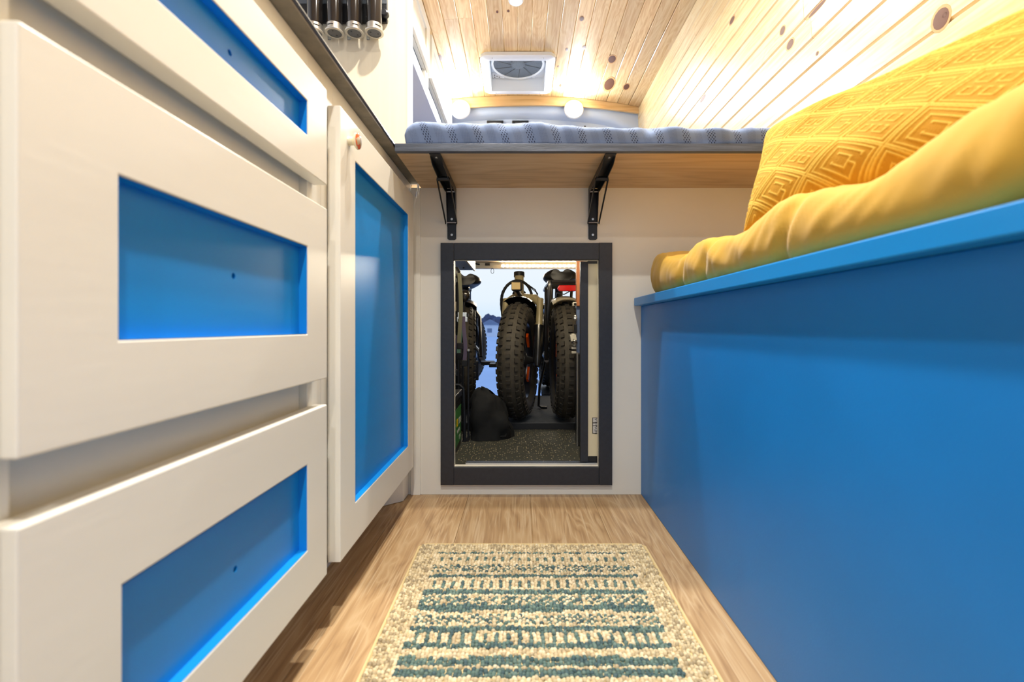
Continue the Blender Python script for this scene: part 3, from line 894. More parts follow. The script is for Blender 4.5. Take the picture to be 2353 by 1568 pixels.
for i in range(NU + 1):
    X = X0m + (X1m - X0m) * i / NU
    e_l = min(1, max(0, (X - X0m) / 0.03)); er = math.sqrt(max(0, 1 - (1 - e_l) ** 2))
    zt = 0.934 + (0.992 - 0.934 - 0.014 * min(1, max(0, (X + 0.02) / 0.25))) * (0.45 + 0.55 * er)
    zt += 0.0025 * math.sin(X * 21 + 1) + 0.0022 * noise.noise(Vector((X * 30, 2, 2))) + 0.0012 * noise.noise(Vector((X * 90, 2, 5)))
    for j in range(prof_n + 1):
        if j <= 14:
            q = j / 14
            a = PI * 0.5 * min(1, q / 0.8)
            z = 0.9345 + (zt - 0.9345) * (math.sin(a) if q < 0.8 else 1.0)
            y = 1.082 + 0.004 * math.cos(q * 9) - 0.006 * math.sin(PI * min(1, q / 0.7)) + (0.03 * max(0, q - 0.55) ** 1.0 * 2)
            # slanted drape folds and the two pulled tufts
            ph = X * 74 + q * 3.6 + 2.2 * noise.noise(Vector((X * 7, 0, 7)))
            amp = 0.0060 * (0.35 + 0.6 * (0.5 + 0.5 * math.sin(X * 13 + 2)))
            y += amp * math.sin(ph) * math.sin(PI * min(1, q * 0.9 + 0.1)) + 0.0025 * noise.noise(Vector((X * 30, q * 3, 0)))
            for tx in (-0.045, 0.305):
                dd = math.hypot((X - tx) / 0.020, (q - 0.42) / 0.25)
                y += 0.016 * math.exp(-dd * dd)
            v = q * 0.062
        else:
            q = (j - 14) / (prof_n - 14)
            y = 1.112 + (3.0 - 1.112) * q ** 1.8
            z = zt + 0.004 * noise.noise(Vector((X * 6, y * 6, 3)))
            v = 0.062 + (y - 1.112)
        b.v.append((X, y, z)); st_.append((X + v * 0.55, v, 0))
for i in range(NU):
    for j in range(prof_n):
        a = i * (prof_n + 1) + j; c = (i + 1) * (prof_n + 1) + j
        b.f.append((a, a + 1, c + 1, c))
n0 = len(b.v)
# underside and ends so that the blanket is closed
bl = [(i * (prof_n + 1)) for i in range(NU + 1)]
b.f.append(tuple(range(0, prof_n + 1)) )
b.f.append(tuple(reversed([NU * (prof_n + 1) + j for j in range(prof_n + 1)])))
for i in range(NU):
    a = i * (prof_n + 1); c = (i + 1) * (prof_n + 1)
    b.f.append((a, c, c + prof_n, a + prof_n))
mb = b.build('mattress', BLANK, smooth=True, auto=False)
at = mb.data.attributes.new('st', 'FLOAT_VECTOR', 'POINT')
at.data.foreach_set('vector', [q for p in st_ for q in p])
tag(mb, 'thin mattress under a slate blue woven blanket on the bed', 'mattress')

# ================================================================== ROOF VENT
cx, cy, hf = -0.0135, 2.794, 0.2165
t = thing('roof_vent', 'square white roof vent with round grey fan screen in ceiling', 'vent', (cx, cy, 2.04))
def rrect(cx, cy, h, r, n=6):
    pts = []
    for (sx_, sy_, a0) in ((1, 1, 0), (-1, 1, 90), (-1, -1, 180), (1, -1, 270)):
        for k in range(n + 1):
            a = math.radians(a0 + 90 * k / n)
            pts.append((cx + sx_ * (h - r) + r * math.cos(a), cy + sy_ * (h - r) + r * math.sin(a)))
    return pts
ro = rrect(cx, cy, hf, 0.045); ri = rrect(cx, cy, 0.170, 0.006); ro2 = rrect(cx, cy, hf - 0.006, 0.04)
n = len(ro)
vs = [(p[0], p[1], 2.0605) for p in ro] + [(p[0], p[1], 2.042) for p in ro] + [(p[0], p[1], 2.038) for p in ro2] + [(p[0], p[1], 2.036) for p in ri] + [(p[0], p[1], 2.13) for p in ri]
fs = []
for L in range(4):
    for i in range(n):
        j = (i + 1) % n
        fs.append((L * n + i, L * n + j, (L + 1) * n + j, (L + 1) * n + i))
MB().add(vs, fs).build('trim_ring', WHITEP, t, smooth=True)
MB().add([(p[0], p[1], 2.128) for p in ri] + [(p[0], p[1], 2.132) for p in ri], [tuple(range(n)), tuple(range(n, 2 * n))] + [(i, (i + 1) % n, n + (i + 1) % n, n + i) for i in range(n)]).build('well_top', WHITEP, t)
MB().lathe([(0.150, 2.128), (0.150, 2.108), (0.158, 2.104), (0.165, 2.108), (0.165, 2.128)], (cx, cy - 0.005, 0), n=48, cap=False).build('screen_ring', WHITEP, t, smooth=True)
sc_ = MB().lathe([(0.150, 2.112), (0.10, 2.110), (0.045, 2.109), (0.002, 2.109)], (cx, cy - 0.005, 0), n=48, cap=False).build('fan_screen', GREYM, t, smooth=True)
sc_['label'] = 'round dusty grey fan screen'
MB().lathe([(0.045, 2.1088), (0.04, 2.104), (0.03, 2.102), (0.002, 2.102)], (cx, cy - 0.005, 0), n=28).build('fan_hub', GREYM, t, smooth=True)
for k in range(10):
    a = 2 * PI * k / 10
    MB().tube([(cx + 0.04 * math.cos(a), cy - 0.005 + 0.04 * math.sin(a), 2.1075), (cx + 0.15 * math.cos(a + 0.3), cy - 0.005 + 0.15 * math.sin(a + 0.3), 2.1105)], 0.0012, 6).build('screen_rib', GREYCAP, t)
MB().box(cx - 0.165, cx - 0.10, cy + 0.115, cy + 0.165, 2.118, 2.129).build('control_panel', WHITEP, t, bevel=0.002)
for (dx, dy) in ((-0.15, 0.15), (-0.135, 0.14), (-0.12, 0.15), (-0.15, 0.128)):
    MB().lathe([(0.004, 0), (0.0038, -0.002)], (cx + dx, cy + dy, 2.1185), n=12).build('button', GREYCAP, t)
for (sx_, sy_) in ((-1, -1), (1, -1), (-1, 1), (1, 1)):
    MB().lathe([(0.004, 0), (0.003, -0.0015)], (cx + sx_ * 0.145, cy + sy_ * 0.194, 2.0375), n=12).build('screw', STEEL, t)
for a in (0.9, 2.2, 4.4):
    MB().obox((cx + 0.162 * math.cos(a), cy - 0.005 + 0.162 * math.sin(a), 2.105), (0.008, 0, 0), (0, 0.008, 0), (0, 0, 0.004)).build('screen_clip', WHITEP, t)

# ================================================================== BENCH ON THE RIGHT
t = thing('bench', 'blue painted storage bench with overhanging seat board', 'bench', (0.6, 0.38, 0))
MB().box(XBENCH, 0.379, -0.65, 1.3590, 0.001, 0.5625).build('front_panel', BLUEB, t, bevel=0.001)
MB().box(0.379, 0.835, -0.65, -0.632, 0.001, 0.5625).build('end_panel', BLUEB, t)
MB().box(0.3565, 0.835, -0.65, 1.3590, 0.563, 0.5860).build('seat_board', BLUE, t, bevel=0.0015)
MB().box(0.338, 0.3562, -0.65, 1.3500, 0.5630, 0.5862).build('edge_lip', BLUE, t, bevel=0.002)

# tufted seat cushion
CUSH = mat('mustard_cotton', (208, 162, 54), 0.8, var=0.05, vscale=6, bump=0.10, bscale=900, sheen=0.2)
tuftx, tufty = (0.50, 0.70), (-0.42, -0.14, 0.14, 0.42, 0.70, 0.96)
def cushion_pt(u, v):
    """u along y, v around the cross section from bottom front over the top to the back"""
    y = -0.62 + (1.215 + 0.62) * u
    W0, W1 = 0.347, 0.80
    if v < 0.45:                    # rounded front
        a = (v / 0.45)
        ang_ = -PI / 2 + a * PI
        h = 0.5
        X = W0 + 0.028 - 0.028 * max(0, math.cos(ang_)) ** 0.7
        zz = 0.5 + 0.5 * math.sin(ang_)
        if a >= 0.999: X = W0 + 0.03
    else:
        q = (v - 0.45) / 0.55
        X = W0 + 0.03 + (W1 - W0 - 0.03) * q
        zz = 1.0
    top = 0.078 + 0.010 * math.sin(y * 22 + 0.6) * math.exp(-((X - 0.36) / 0.12) ** 2) + 0.022 * max(0, (y - 1.02) / 0.2)
    if v > 0.45: top += 0.012 * math.sin(PI * min(1, (X - W0) / 0.45))
    # pulled seams on the front edge
    for ty in (0.985, 0.865, 0.60, 0.30, 0.02, -0.25):
        g = math.exp(-((y - ty + (zz - 0.5) * 0.05) / 0.013) ** 2)
        front = max(0, 1 - abs(X - 0.36) / 0.10)
        if v < 0.62:
            X += 0.011 * g * front * (0.4 + 0.6 * (1 - zz))
            top -= 0.009 * g * front
    for tx in tuftx:
        for ty in tufty:
            dd = math.hypot(X - tx, y - ty) / 0.05
            top -= 0.028 * math.exp(-dd * dd)
    ph = y * 55 - zz * 5
    if v < 0.6: X += 0.0022 * math.sin(ph) * math.sin(PI * zz) * (0.5 + 0.5 * math.sin(y * 9))
    n_ = 0.004 * noise.noise(Vector((X * 9, y * 12, 1.0)))
    if v < 0.75:
        wr = noise.noise(Vector((y * 38 + zz * 3.0 + X * 20, zz * 1.2, 5.0)))
        X -= 0.0035 * (abs(wr) ** 0.8) * (0.3 + 0.7 * math.sin(PI * min(1, zz)))
        n_ += 0.0035 * abs(noise.noise(Vector((y * 30 - X * 26, X * 8, 9.0)))) 
    e = min(1, (1 - u) * 1.835 / 0.016)
    er = math.sqrt(max(0, 1 - (1 - e) ** 2))
    z = 0.5865 + (top + n_) * zz * (0.62 + 0.38 * er)
    X = X + (1 - er) * 0.006
    return (X, y, z)
b = MB(); b.grid(lambda u, v: cushion_pt(u, v), 300, 60)
nu = 301; nvv = 61
# close ends, back and underside
endn = [j * nu + 300 for j in range(nvv)]; endf = [j * nu for j in range(nvv)]
base = len(b.v)
b.v += [(0.80, -0.62, 0.5865), (0.80, 1.215, 0.5865)]
b.f.append(tuple(endn) + (base + 1,)); b.f.append(tuple(reversed(endf)) + (base,))
b.f.append(tuple((nvv - 1) * nu + i for i in range(nu)) + (base + 1, base))
b.f.append(tuple(reversed(range(nu))) + (base, base + 1))
cu = b.build('seat_cushion', CUSH, smooth=True)
tag(cu, 'long mustard yellow tufted seat cushion lying on the blue bench', 'cushion')

# embossed throw pillow leaning to the wall
def key_pattern(s, q):
    """raised geometric lines (0..1) at fabric position in metres"""
    L = 0.105
    a = (s + q * 1.25) / L; c = (s - q * 1.25) / L
    fa = a - np.floor(a) - 0.5; fc = c - np.floor(c) - 0.5
    idx = (np.floor(a) + np.floor(c)) % 2
    def ridge(d, w_): return np.clip(1 - np.abs(d) / w_, 0, 1) ** 0.6
    m = np.maximum(np.abs(fa), np.abs(fc))
    h = ridge(m - 0.475, 0.024)
    h = np.maximum(h, ridge(m - 0.40, 0.020))
    # hooked squares
    r2 = ridge(m - 0.27, 0.021)
    gap = (fa > 0.02) & (fc > 0.20) & (fa < 0.2)
    r2 = np.where(gap, 0, r2)
    r3 = ridge(m - 0.13, 0.020)
    r3 = np.where((fc < -0.04) & (np.abs(fa) < 0.09), 0, r3)
    conn = ridge(fa - 0.02, 0.026) * ((fc > 0.13) & (fc < 0.27))
    h1 = np.maximum(np.maximum(r2, r3), conn)
    # small key squares in the alternating cells
    ga = (fa * 3.2) - np.floor(fa * 3.2) - 0.5; gc = (fc * 3.2) - np.floor(fc * 3.2) - 0.5
    mm = np.maximum(np.abs(ga), np.abs(gc))
    h2 = ridge(mm - 0.30, 0.058)
    h2 = np.where((ga > 0) & (np.abs(gc) < 0.12), 0, h2) * (m < 0.36)
    h = np.maximum(h, np.where(idx > 0.5, h1, h2))
    return h
m, n, bb = nodes('mustard_velvet')
atn = N(n, 'Attribute'); atn.attribute_name = 'relief'
mx = N(n, 'Mix', data_type='RGBA'); mx.inputs[6].default_value = lin((192, 138, 24)); mx.inputs[7].default_value = lin((236, 196, 84))
n.links.new(atn.outputs['Fac'], mx.inputs[0]); n.links.new(mx.outputs[2], bb.inputs['Base Color'])
bb.inputs['Roughness'].default_value = 0.85; bb.inputs['Sheen Weight'].default_value = 0.6; bb.inputs['Sheen Roughness'].default_value = 0.35
bb.inputs['Sheen Tint'].default_value = lin((250, 215, 120))
tcn = N(n, 'TexCoord'); nz_ = N(n, 'TexNoise'); nz_.inputs['Scale'].default_value = 700; n.links.new(tcn.outputs['Object'], nz_.inputs['Vector'])
bp = N(n, 'Bump'); bp.inputs['Strength'].default_value = 0.35; bp.inputs['Distance'].default_value = 0.002
n.links.new(nz_.outputs[0], bp.inputs['Height']); n.links.new(bp.outputs[0], bb.inputs['Normal'])
VELVET = m
BLf = Vector((0.380, 0.775, 0.663)); TLf = Vector((0.487, 0.900, 0.884))
TRn = Vector((0.668, 0.420, 0.862)); BRn = Vector((0.545, 0.300, 0.668))
nrm = ((TLf - BLf).cross(BRn - BLf)).normalized()
if nrm.x > 0: nrm = -nrm
NUp, NVp = 400, 250
def pillow_side(sign):
    pts = np.zeros((NVp + 1, NUp + 1, 3)); rel = np.zeros((NVp + 1, NUp + 1))
    for j in range(NVp + 1):
        v = j / NVp
        for i in range(NUp + 1):
            u = i / NUp
            # edges drawn in a little between the pointed corners
            uu = u + 0.030 * (1 - 2 * u) * (1 - (2 * v - 1) ** 2) ; vv = v + (0.050 if v < 0.5 else 0.15) * (1 - 2 * v) * (1 - (2 * u - 1) ** 2)
            P = (BLf * (1 - uu) + BRn * uu) * (1 - vv) + (TLf * (1 - uu) + TRn * uu) * vv
            th = 0.062 * ((1 - (2 * u - 1) ** 4) * (1 - (2 * v - 1) ** 4)) ** 0.6
            th += 0.006 * noise.noise(Vector((u * 5, v * 4, 2.0 + sign))) * (1 - (2 * u - 1) ** 2)
            pts[j, i] = P + nrm * th * sign
    s_, q_ = np.meshgrid(np.linspace(0, 0.50, NUp + 1), np.linspace(0, 0.32, NVp + 1))
    rel = key_pattern(s_ + 0.02, q_ + 0.01)
    fade = np.clip(np.minimum.reduce([s_, 0.50 - s_, q_, 0.32 - q_]) / 0.01, 0, 1)
    pts += (rel * fade)[:, :, None] * np.array(nrm)[None, None] * (0.0016 * sign)
    return pts, rel * fade
b = MB(); relief = []
for sgn in (1, -1):
    pts, rel = pillow_side(sgn)
    base = len(b.v)
    b.v += [tuple(p) for p in pts.reshape(-1, 3)]; relief += list(rel.reshape(-1))
    nu = NUp + 1
    for j in range(NVp):
        for i in range(NUp):
            q4 = (base + j * nu + i, base + j * nu + i + 1, base + (j + 1) * nu + i + 1, base + (j + 1) * nu + i)
            b.f.append(q4 if sgn > 0 else q4[::-1])
po = b.build('throw_pillow', VELVET, smooth=True, auto=False)
at = po.data.attributes.new('relief', 'FLOAT', 'POINT'); at.data.foreach_set('value', relief)
tag(po, 'mustard velvet throw pillow with embossed key pattern on the bench', 'pillow')

# ================================================================== RUG
rg = thing('rug', 'beige and teal striped woven rug on the aisle floor', 'rug', (0.0275, 0.6, 0.0))
RX0, RX1, RY0, RY1 = -0.226, 0.281, 0.18, 1.034
RUGB = mat('rug_backing', (214, 190, 138), 0.9)
pl = [(RX0 + 0.01, RY0), (RX1 - 0.01, RY0), (RX1, RY0 + 0.01), (RX1, RY1 - 0.012), (RX1 - 0.012, RY1), (RX0 + 0.012, RY1), (RX0, RY1 - 0.012), (RX0, RY0 + 0.01)]
MB().prism(pl, 0.0004, 0.0048).build('backing', RUGB, rg)
edge = [(p[0], p[1], 0.0046) for p in pl]
MB().tube(edge, 0.0036, 6, closed=True).build('binding', RUGB, rg, smooth=True)
PX, PY = 0.0061, 0.0052
cols = int((RX1 - RX0 - 0.006) / PX); rows = int((RY1 - RY0 - 0.006) / PY)
def teal(x, y, ix, iy):
    """which loops are dyed teal"""
    if x < -0.180 or x > 0.236: return False
    def near(c, h): return abs(y - c) < h
    if near(0.992, 0.0045) or near(0.9017, 0.0045): return True
    if near(0.966, 0.0065): return ix % 3 == 0
    if near(0.930, 0.012): return (ix + iy) % 2 == 0 and rng.random() < 0.9
    if near(0.871, 0.0125): return ix % 3 == 0
    if near(0.8465, 0.0065): return True
    if near(0.822, 0.0125): return (ix * 7 + iy * 3) % 5 < 3 and rng.random() < 0.85
    if near(0.7988, 0.0095): return True
    if near(0.7665, 0.0125): return (ix + iy) % 2 == 0 and rng.random() < 0.88
    if near(0.744, 0.0070): return True
    if near(0.7235, 0.0125): return ix % 3 != 1 and ix % 3 == 0
    if near(0.706, 0.0060): return True
    if near(0.6705, 0.0095): return True
    if y < 0.655:
        k = (0.655 - y) % 0.115
        if k < 0.012: return True
        if 0.030 < k < 0.05: return (ix + iy) % 2 == 0
        if 0.065 < k < 0.085: return ix % 3 == 0
        if 0.085 <= k < 0.10: return True
    return False
unit = [(math.cos(a), math.sin(a)) for a in [2 * PI * k / 6 for k in range(6)]]
b = MB(); colr = []
BEI = [np.array(lin(c)[:3]) for c in ((216, 198, 160), (202, 184, 148), (188, 170, 136), (226, 210, 176))]
BORD = [np.array(lin(c)[:3]) for c in ((208, 190, 152), (192, 174, 138), (166, 150, 120), (218, 202, 166))]
TEA = [np.array(lin(c)[:3]) for c in ((86, 106, 102), (98, 120, 112), (78, 98, 100), (110, 130, 120))]
for iy in range(rows):
    for ix in range(cols):
        jx, jy = rng.normal(0, 0.0006, 2)
        x_ = RX0 + 0.006 + ix * PX + jx; y_ = RY0 + 0.006 + iy * PY + jy
        xx = RX0 + 0.006 + ix * PX; yy = RY0 + 0.006 + iy * PY
        border = xx < -0.185 or xx > 0.240 or yy > 1.000
        if teal(xx, yy + 0.0006 * math.sin(xx * 40), ix, iy): c = TEA[rng.integers(4)]
        elif border: c = BORD[rng.integers(4)]
        else: c = BEI[rng.integers(4)]
        c = c * rng.uniform(0.88, 1.1)
        h = 0.0095 + rng.normal(0, 0.0009); r = 0.0036
        tx, ty = rng.normal(0, 0.0008, 2)
        base = len(b.v)
        b.v += [(x_ + ux * r, y_ + uy * r, 0.0046) for ux, uy in unit]
        b.v += [(x_ + tx + ux * r * 0.92, y_ + ty + uy * r * 0.92, h - 0.0022) for ux, uy in unit]
        b.v.append((x_ + tx, y_ + ty, h))
        for k in range(6):
            k2 = (k + 1) % 6
            b.f.append((base + k, base + k2, base + 6 + k2, base + 6 + k)); b.f.append((base + 6 + k, base + 6 + k2, base + 12))
        colr += [tuple(c) + (1,)] * 13
m, n, bb = nodes('rug_yarn')
atn = N(n, 'Attribute'); atn.attribute_name = 'yarn'
n.links.new(atn.outputs['Color'], bb.inputs['Base Color']); bb.inputs['Roughness'].default_value = 0.95
bb.inputs['Specular IOR Level'].default_value = 0.1
pile = b.build('pile', m, rg, smooth=True, fix=False, auto=False)
at = pile.data.attributes.new('yarn', 'FLOAT_COLOR', 'POINT'); at.data.foreach_set('color', [q for c in colr for q in c])
pile['kind'] = 'stuff'; pile['label'] = 'looped beige and teal pile'

# ================================================================== GARAGE BEHIND THE HATCH
GZ = 0.08
PZ = 0.106
t = thing('bike_tray', 'low dark platform carrying the bikes in the garage', 'platform', (0.0, 2.2, GZ))
TRAYM = mat('tray_carpet', (58, 62, 68), 0.9, var=0.25, vscale=60, bump=0.4, bscale=300)
MB().box(-0.86, 0.84, 1.872, 2.62, GZ + 0.0005, PZ).build('deck', TRAYM, t)
MB().box(-0.86, 0.84, 1.866, 1.8718, GZ + 0.0005, PZ + 0.001).build('edge_strip', DARKP, t, bevel=0.001)
for (xa, xb) in ((-0.02, -0.015), (0.192, 0.186), (-0.265, -0.385)):
    b = MB()
    d = Vector((xb - xa, 1.1, 0)).normalized(); s = Vector((d.y, -d.x, 0))
    p0 = Vector((xa, 1.95, 0)) + d * 0.71; p1 = Vector((xa, 1.95, 0)) + d * 1.42
    c = (p0 + p1) / 2; L = (p1 - p0).length / 2
    b.obox((c.x, c.y, PZ - 0.003), s * 0.058, d * L, (0, 0, 0.003))
    for sg in (-1, 1): b.obox(Vector((c.x, c.y, PZ + 0.006)) + s * 0.06 * sg, s * 0.002, d * L, (0, 0, 0.012))
    b.build('wheel_channel', BLACKM, t)

beam = thing('garage_beam', 'cream cross beam under the rear of the bed', 'beam', (0.02, 2.95, 0.88))
MB().box(-0.86, 0.83, 2.94, 2.965, 0.878, 0.9158).build('board', CREAM, beam)
MB().tube([(-0.86, 2.93, 0.914), (-0.30, 2.93, 0.911), (-0.26, 2.935, 0.903)], 0.005, 6).build('cable', CABLE, beam)
MB().box(-0.225, -0.195, 2.932, 2.94, 0.897, 0.912).build('cable_clip', DARKP, beam)
ls = thing('led_strip', 'glowing warm LED strip on the beam behind the bikes', 'light', (0.13, 2.938, 0.893))
MB().box(-0.125, 0.385, 2.9365, 2.9395, 0.884, 0.906).build('carrier', WHITEP, ls)
for k in range(18):
    xx = -0.11 + k * 0.0283
    MB().lathe([(0.0085, 0), (0.0085, 0.002), (0.005, 0.004)], (xx, 2.9366, 0.895), (0, -1, 0), 12).build('led', STRIPE_E, ls)
area_light('lamp', (0.13, 2.925, 0.893), (-PI / 2 * 0.75, 0, 0), 0.5, STRIP_W, (1.0, 0.88, 0.66), ls, 'RECTANGLE', 0.02)
# second strip, unseen, added under the bed to light the tyres
added_strip = thing('led_strip', 'LED strip under the bed just behind the hatch', 'light', (0.0, 1.42, 0.91))
MB().box(-0.25, 0.35, 1.41, 1.424, 0.910, 0.916).build('carrier', WHITEP, added_strip)
for k in range(20):
    MB().box(-0.235 + k * 0.03, -0.225 + k * 0.03, 1.412, 1.422, 0.9085, 0.9099).build('led', STRIPE_E, added_strip)
area_light('lamp', (0.05, 1.417, 0.905), (0.55, 0, 0), 0.55, STRIP_W * 0.55, (1.0, 0.86, 0.62), added_strip, 'RECTANGLE', 0.02)
tag(MB().tube([(-0.178 + 0.011 * math.sin(a) * (0.7 + 0.3 * (1 - math.cos(a)) / 2), 2.93, 0.862 + 0.017 * math.cos(a)) for a in [2 * PI * k / 16 for k in range(16)]], 0.0016, 6, closed=True)
    .build('hanging_loop', CABLE, smooth=True), 'thin dark cord loop hanging from the beam', 'loop')

t = thing('hanging_locker', 'grey locker with timber edge hanging under the bed', 'locker', (-0.42, 2.25, 0.80))
MB().box(-0.60, -0.2466, 2.0, 2.42, 0.802, 0.915).build('body', GREYW, t)
MB().box(-0.2465, -0.2380, 2.0, 2.42, 0.798, 0.915).build('side_board', ARCH, t)
MB().lathe([(0.005, 0), (0.004, -0.006)], (-0.285, 2.30, 0.802), n=8).build('catch', BLACKM, t)

t = thing('timber_post', 'brown timber post above the clip board beside the bikes', 'post', (0.214, 1.66, 0.5755))
MB().box(0.2045, 0.230, 1.645, 1.675, 0.5758, 0.9155).build('post', BROWNW, t, bevel=0.002)
MB().box(0.192, 0.2043, 1.645, 1.675, 0.530 + 0.047, 0.590).build('hinge_plate', BRACKETG, t, bevel=0.001)
MB().lathe([(0.005, 0), (0.004, 0.003)], (0.199, 1.6448, 0.583), (0, -1, 0), 10).build('bolt', BLACKM, t)

t = thing('black_cabinet', 'black cabinet at the right edge of the garage floor', 'cabinet', (0.28, 1.65, GZ))
MB().box(0.204, 0.40, 1.60, 1.68, GZ + 0.0005, 0.405).build('body', DARKP, t, bevel=0.002)
MB().box(0.199, 0.2038, 1.598, 1.612, GZ + 0.001, 0.41).build('corner_angle', ALU, t)
t = thing('electrical_panel', 'blue grey board with clips and springs on the black cabinet', 'panel', (0.28, 1.66, 0.405))
pn = MB().box(0.205, 0.38, 1.655, 1.668, 0.4055, 0.575).build('board', PANELB, t)
for k, py in enumerate((842, 863, 874, 884)):
    z = 0.5 - (py - 752) * 1.60 / F_PX + 0.11
    MB().box(0.188, 0.2048, 1.655, 1.664, z - 0.004, z + 0.004).build('clip', BRACKETG, t, bevel=0.0008)
b = MB(); pts = [(0.197 + 0.006 * math.cos(a), 1.645 + 0.006 * math.sin(a), 0.43 + a * 0.0009) for a in [k * 0.5 for k in range(60)]]
b.tube(pts, 0.0012, 5).build('spring', STEEL, t, smooth=True)
pts = [(0.199 + 0.007 * math.cos(a), 1.645 + 0.007 * math.sin(a), 0.525 + a * 0.0007) for a in [k * 0.5 for k in range(50)]]
MB().tube(pts, 0.0016, 5).build('spring', STEEL, t, smooth=True)
MB().obox((0.193, 1.65, 0.462), (0.0105, 0, 0.002), (0, 0.006, 0), (-0.002, 0, 0.012)).build('white_tag', BRACKETG, t, bevel=0.0008)
MB().box(0.186, 0.207, 1.644, 1.656, 0.440, 0.447).build('tag_holder', DARKP, t)
MB().box(0.196, 0.2048, 1.64, 1.655, 0.478, 0.510).build('connector', BLACKM, t, bevel=0.001)

# battery with a green label
t = thing('battery', 'black leisure battery with green label at the left of the hatch', 'battery', (-0.29, 1.53, GZ))
MB().box(-0.38, -0.212, 1.42, 1.635, GZ + 0.0005, 0.255).build('case', DARKP, t, bevel=0.004)
MB().box(-0.384, -0.208, 1.416, 1.639, 0.2555, 0.277).build('lid', DARKP, t, bevel=0.003)
MB().box(-0.2118, -0.2112, 1.425, 1.628, 0.102, 0.226).build('label_sheet', GREENL, t)
def side_text(s, size, y, z, m, par):
    o = link('lettering', text_mesh(s, size, m), par, (-0.2109, y, z))
    o.rotation_euler = Matrix(((0, 0, 1), (1, 0, 0), (0, 1, 0))).to_euler()
side_text('3000', 0.032, 1.59, 0.175, WHITEL, t); side_text('POWER', 0.02, 1.56, 0.145, WHITEL, t); side_text('12 V', 0.022, 1.59, 0.118, WHITEL, t)
MB().box(-0.2112, -0.2109, 1.515, 1.545, 0.165, 0.19).build('yellow_mark', YELL, t)
MB().lathe([(0.009, 0), (0.008, 0.014)], (-0.24, 1.60, 0.277), n=12).build('terminal', SILVER, t)
MB().lathe([(0.009, 0), (0.008, 0.014)], (-0.35, 1.60, 0.277), n=12).build('terminal', SILVER, t)
t = thing('battery_bracket', 'grey metal bracket frame standing over the battery', 'bracket', (-0.27, 1.67, GZ))
b = MB(); b.tube([(-0.204, 1.672, GZ + 0.001), (-0.206, 1.672, 0.20), (-0.209, 1.672, 0.275), (-0.222, 1.67, 0.288), (-0.40, 1.67, 0.290)], 0.006, 8).build('hoop', BLACKM, t, smooth=True)
MB().tube([(-0.193, 1.70, GZ + 0.001), (-0.193, 1.70, 0.41)], 0.004, 8).build('upright', BLACKM, t, smooth=True)
MB().box(-0.212, -0.188, 1.664, 1.706, GZ + 0.0006, GZ + 0.004).build('foot_plate', BLACKM, t)
MB().lathe([(0.006, 0), (0.006, 0.008)], (-0.193, 1.70, 0.41), n=10).build('cap', SILVER, t)

# straps hanging at the left
sg = 'webbing straps hanging at the left of the garage'
for (xx, yy, z0, z1, m_, lab) in ((-0.228, 1.72, 0.40, 0.53, STRAPT, 'teal webbing strap hanging behind the hatch stile'),
                              (-0.208, 1.70, 0.375, 0.54, STRAPP, 'plum webbing strap hanging in front of the bikes'),
                              (-0.243, 1.69, 0.34, 0.47, STRAPP, 'dark plum webbing strap close to the hatch stile'),
                              (-0.222, 1.68, 0.44, 0.70, STRAPO, 'olive webbing strap running up to the locker')):
    t = thing('webbing_strap', lab, 'strap', (xx, yy, z0), sg)
    b = MB()
    for q in range(10):
        za, zb = z0 + (z1 - z0) * q / 10, z0 + (z1 - z0) * (q + 1) / 10
        o1, o2 = 0.004 * math.sin(q * 0.5 + xx * 90), 0.004 * math.sin((q + 1) * 0.5 + xx * 90)
        b.add([(xx - 0.007 + o1, yy, za), (xx + 0.007 + o1, yy, za), (xx + 0.007 + o2, yy, zb), (xx - 0.007 + o2, yy, zb),
               (xx - 0.007 + o1, yy + 0.002, za), (xx + 0.007 + o1, yy + 0.002, za), (xx + 0.007 + o2, yy + 0.002, zb), (xx - 0.007 + o2, yy + 0.002, zb)],
              [(0, 1, 2, 3), (7, 6, 5, 4), (1, 5, 6, 2), (0, 3, 7, 4), (3, 2, 6, 7), (0, 4, 5, 1)])
    b.build('webbing', m_, t)
    MB().box(xx - 0.010, xx + 0.010, yy - 0.004, yy + 0.006, z0 - 0.022, z0 + 0.002).build('buckle', BLACKM, t, bevel=0.002)
tag(MB().box(-0.236, -0.204, 1.722, 1.745, 0.525, 0.556).box(-0.239, -0.201, 1.720, 1.747, 0.520, 0.538).build('plastic_clip', VANW, bevel=0.002), 'pale blue plastic clip box above the hanging straps', 'clip')
# wall hook rail that carries the straps
tag(MB().box(-0.30, -0.198, 1.748, 1.76, 0.54, 0.552).box(-0.30, -0.285, 1.748, 1.76, GZ + 0.0005, 0.9155).build('hook_rail', BLACKM), 'black upright rail carrying the hanging straps', 'rail')

# folded tripod poles
t = thing('folded_tripod', 'bundle of folded black tripod poles standing at the left', 'tripod', (-0.27, 1.83, GZ))
for i, (dx, dy, h) in enumerate(((0, 0, 0.62), (0.016, 0.008, 0.60), (-0.018, 0.006, 0.58), (0.004, 0.022, 0.63))):
    MB().tube([(-0.268 + dx * 1.3, 1.81 + dy, GZ + 0.001), (-0.262 + dx, 1.81 + dy, GZ + h)], 0.0085, 10).build('leg', BLACKM, t, smooth=True)
    MB().tube([(-0.263 + dx, 1.81 + dy, GZ + h * 0.78), (-0.2625 + dx, 1.81 + dy, GZ + h * 0.84)], 0.0105, 10).build('clamp', BLACKM if i % 2 else SILVER, t, smooth=True)
MB().lathe([(0.02, 0), (0.024, 0.02), (0.012, 0.04)], (-0.26, 1.82, GZ + 0.62), n=14).build('head', BLACKM, t, smooth=True)

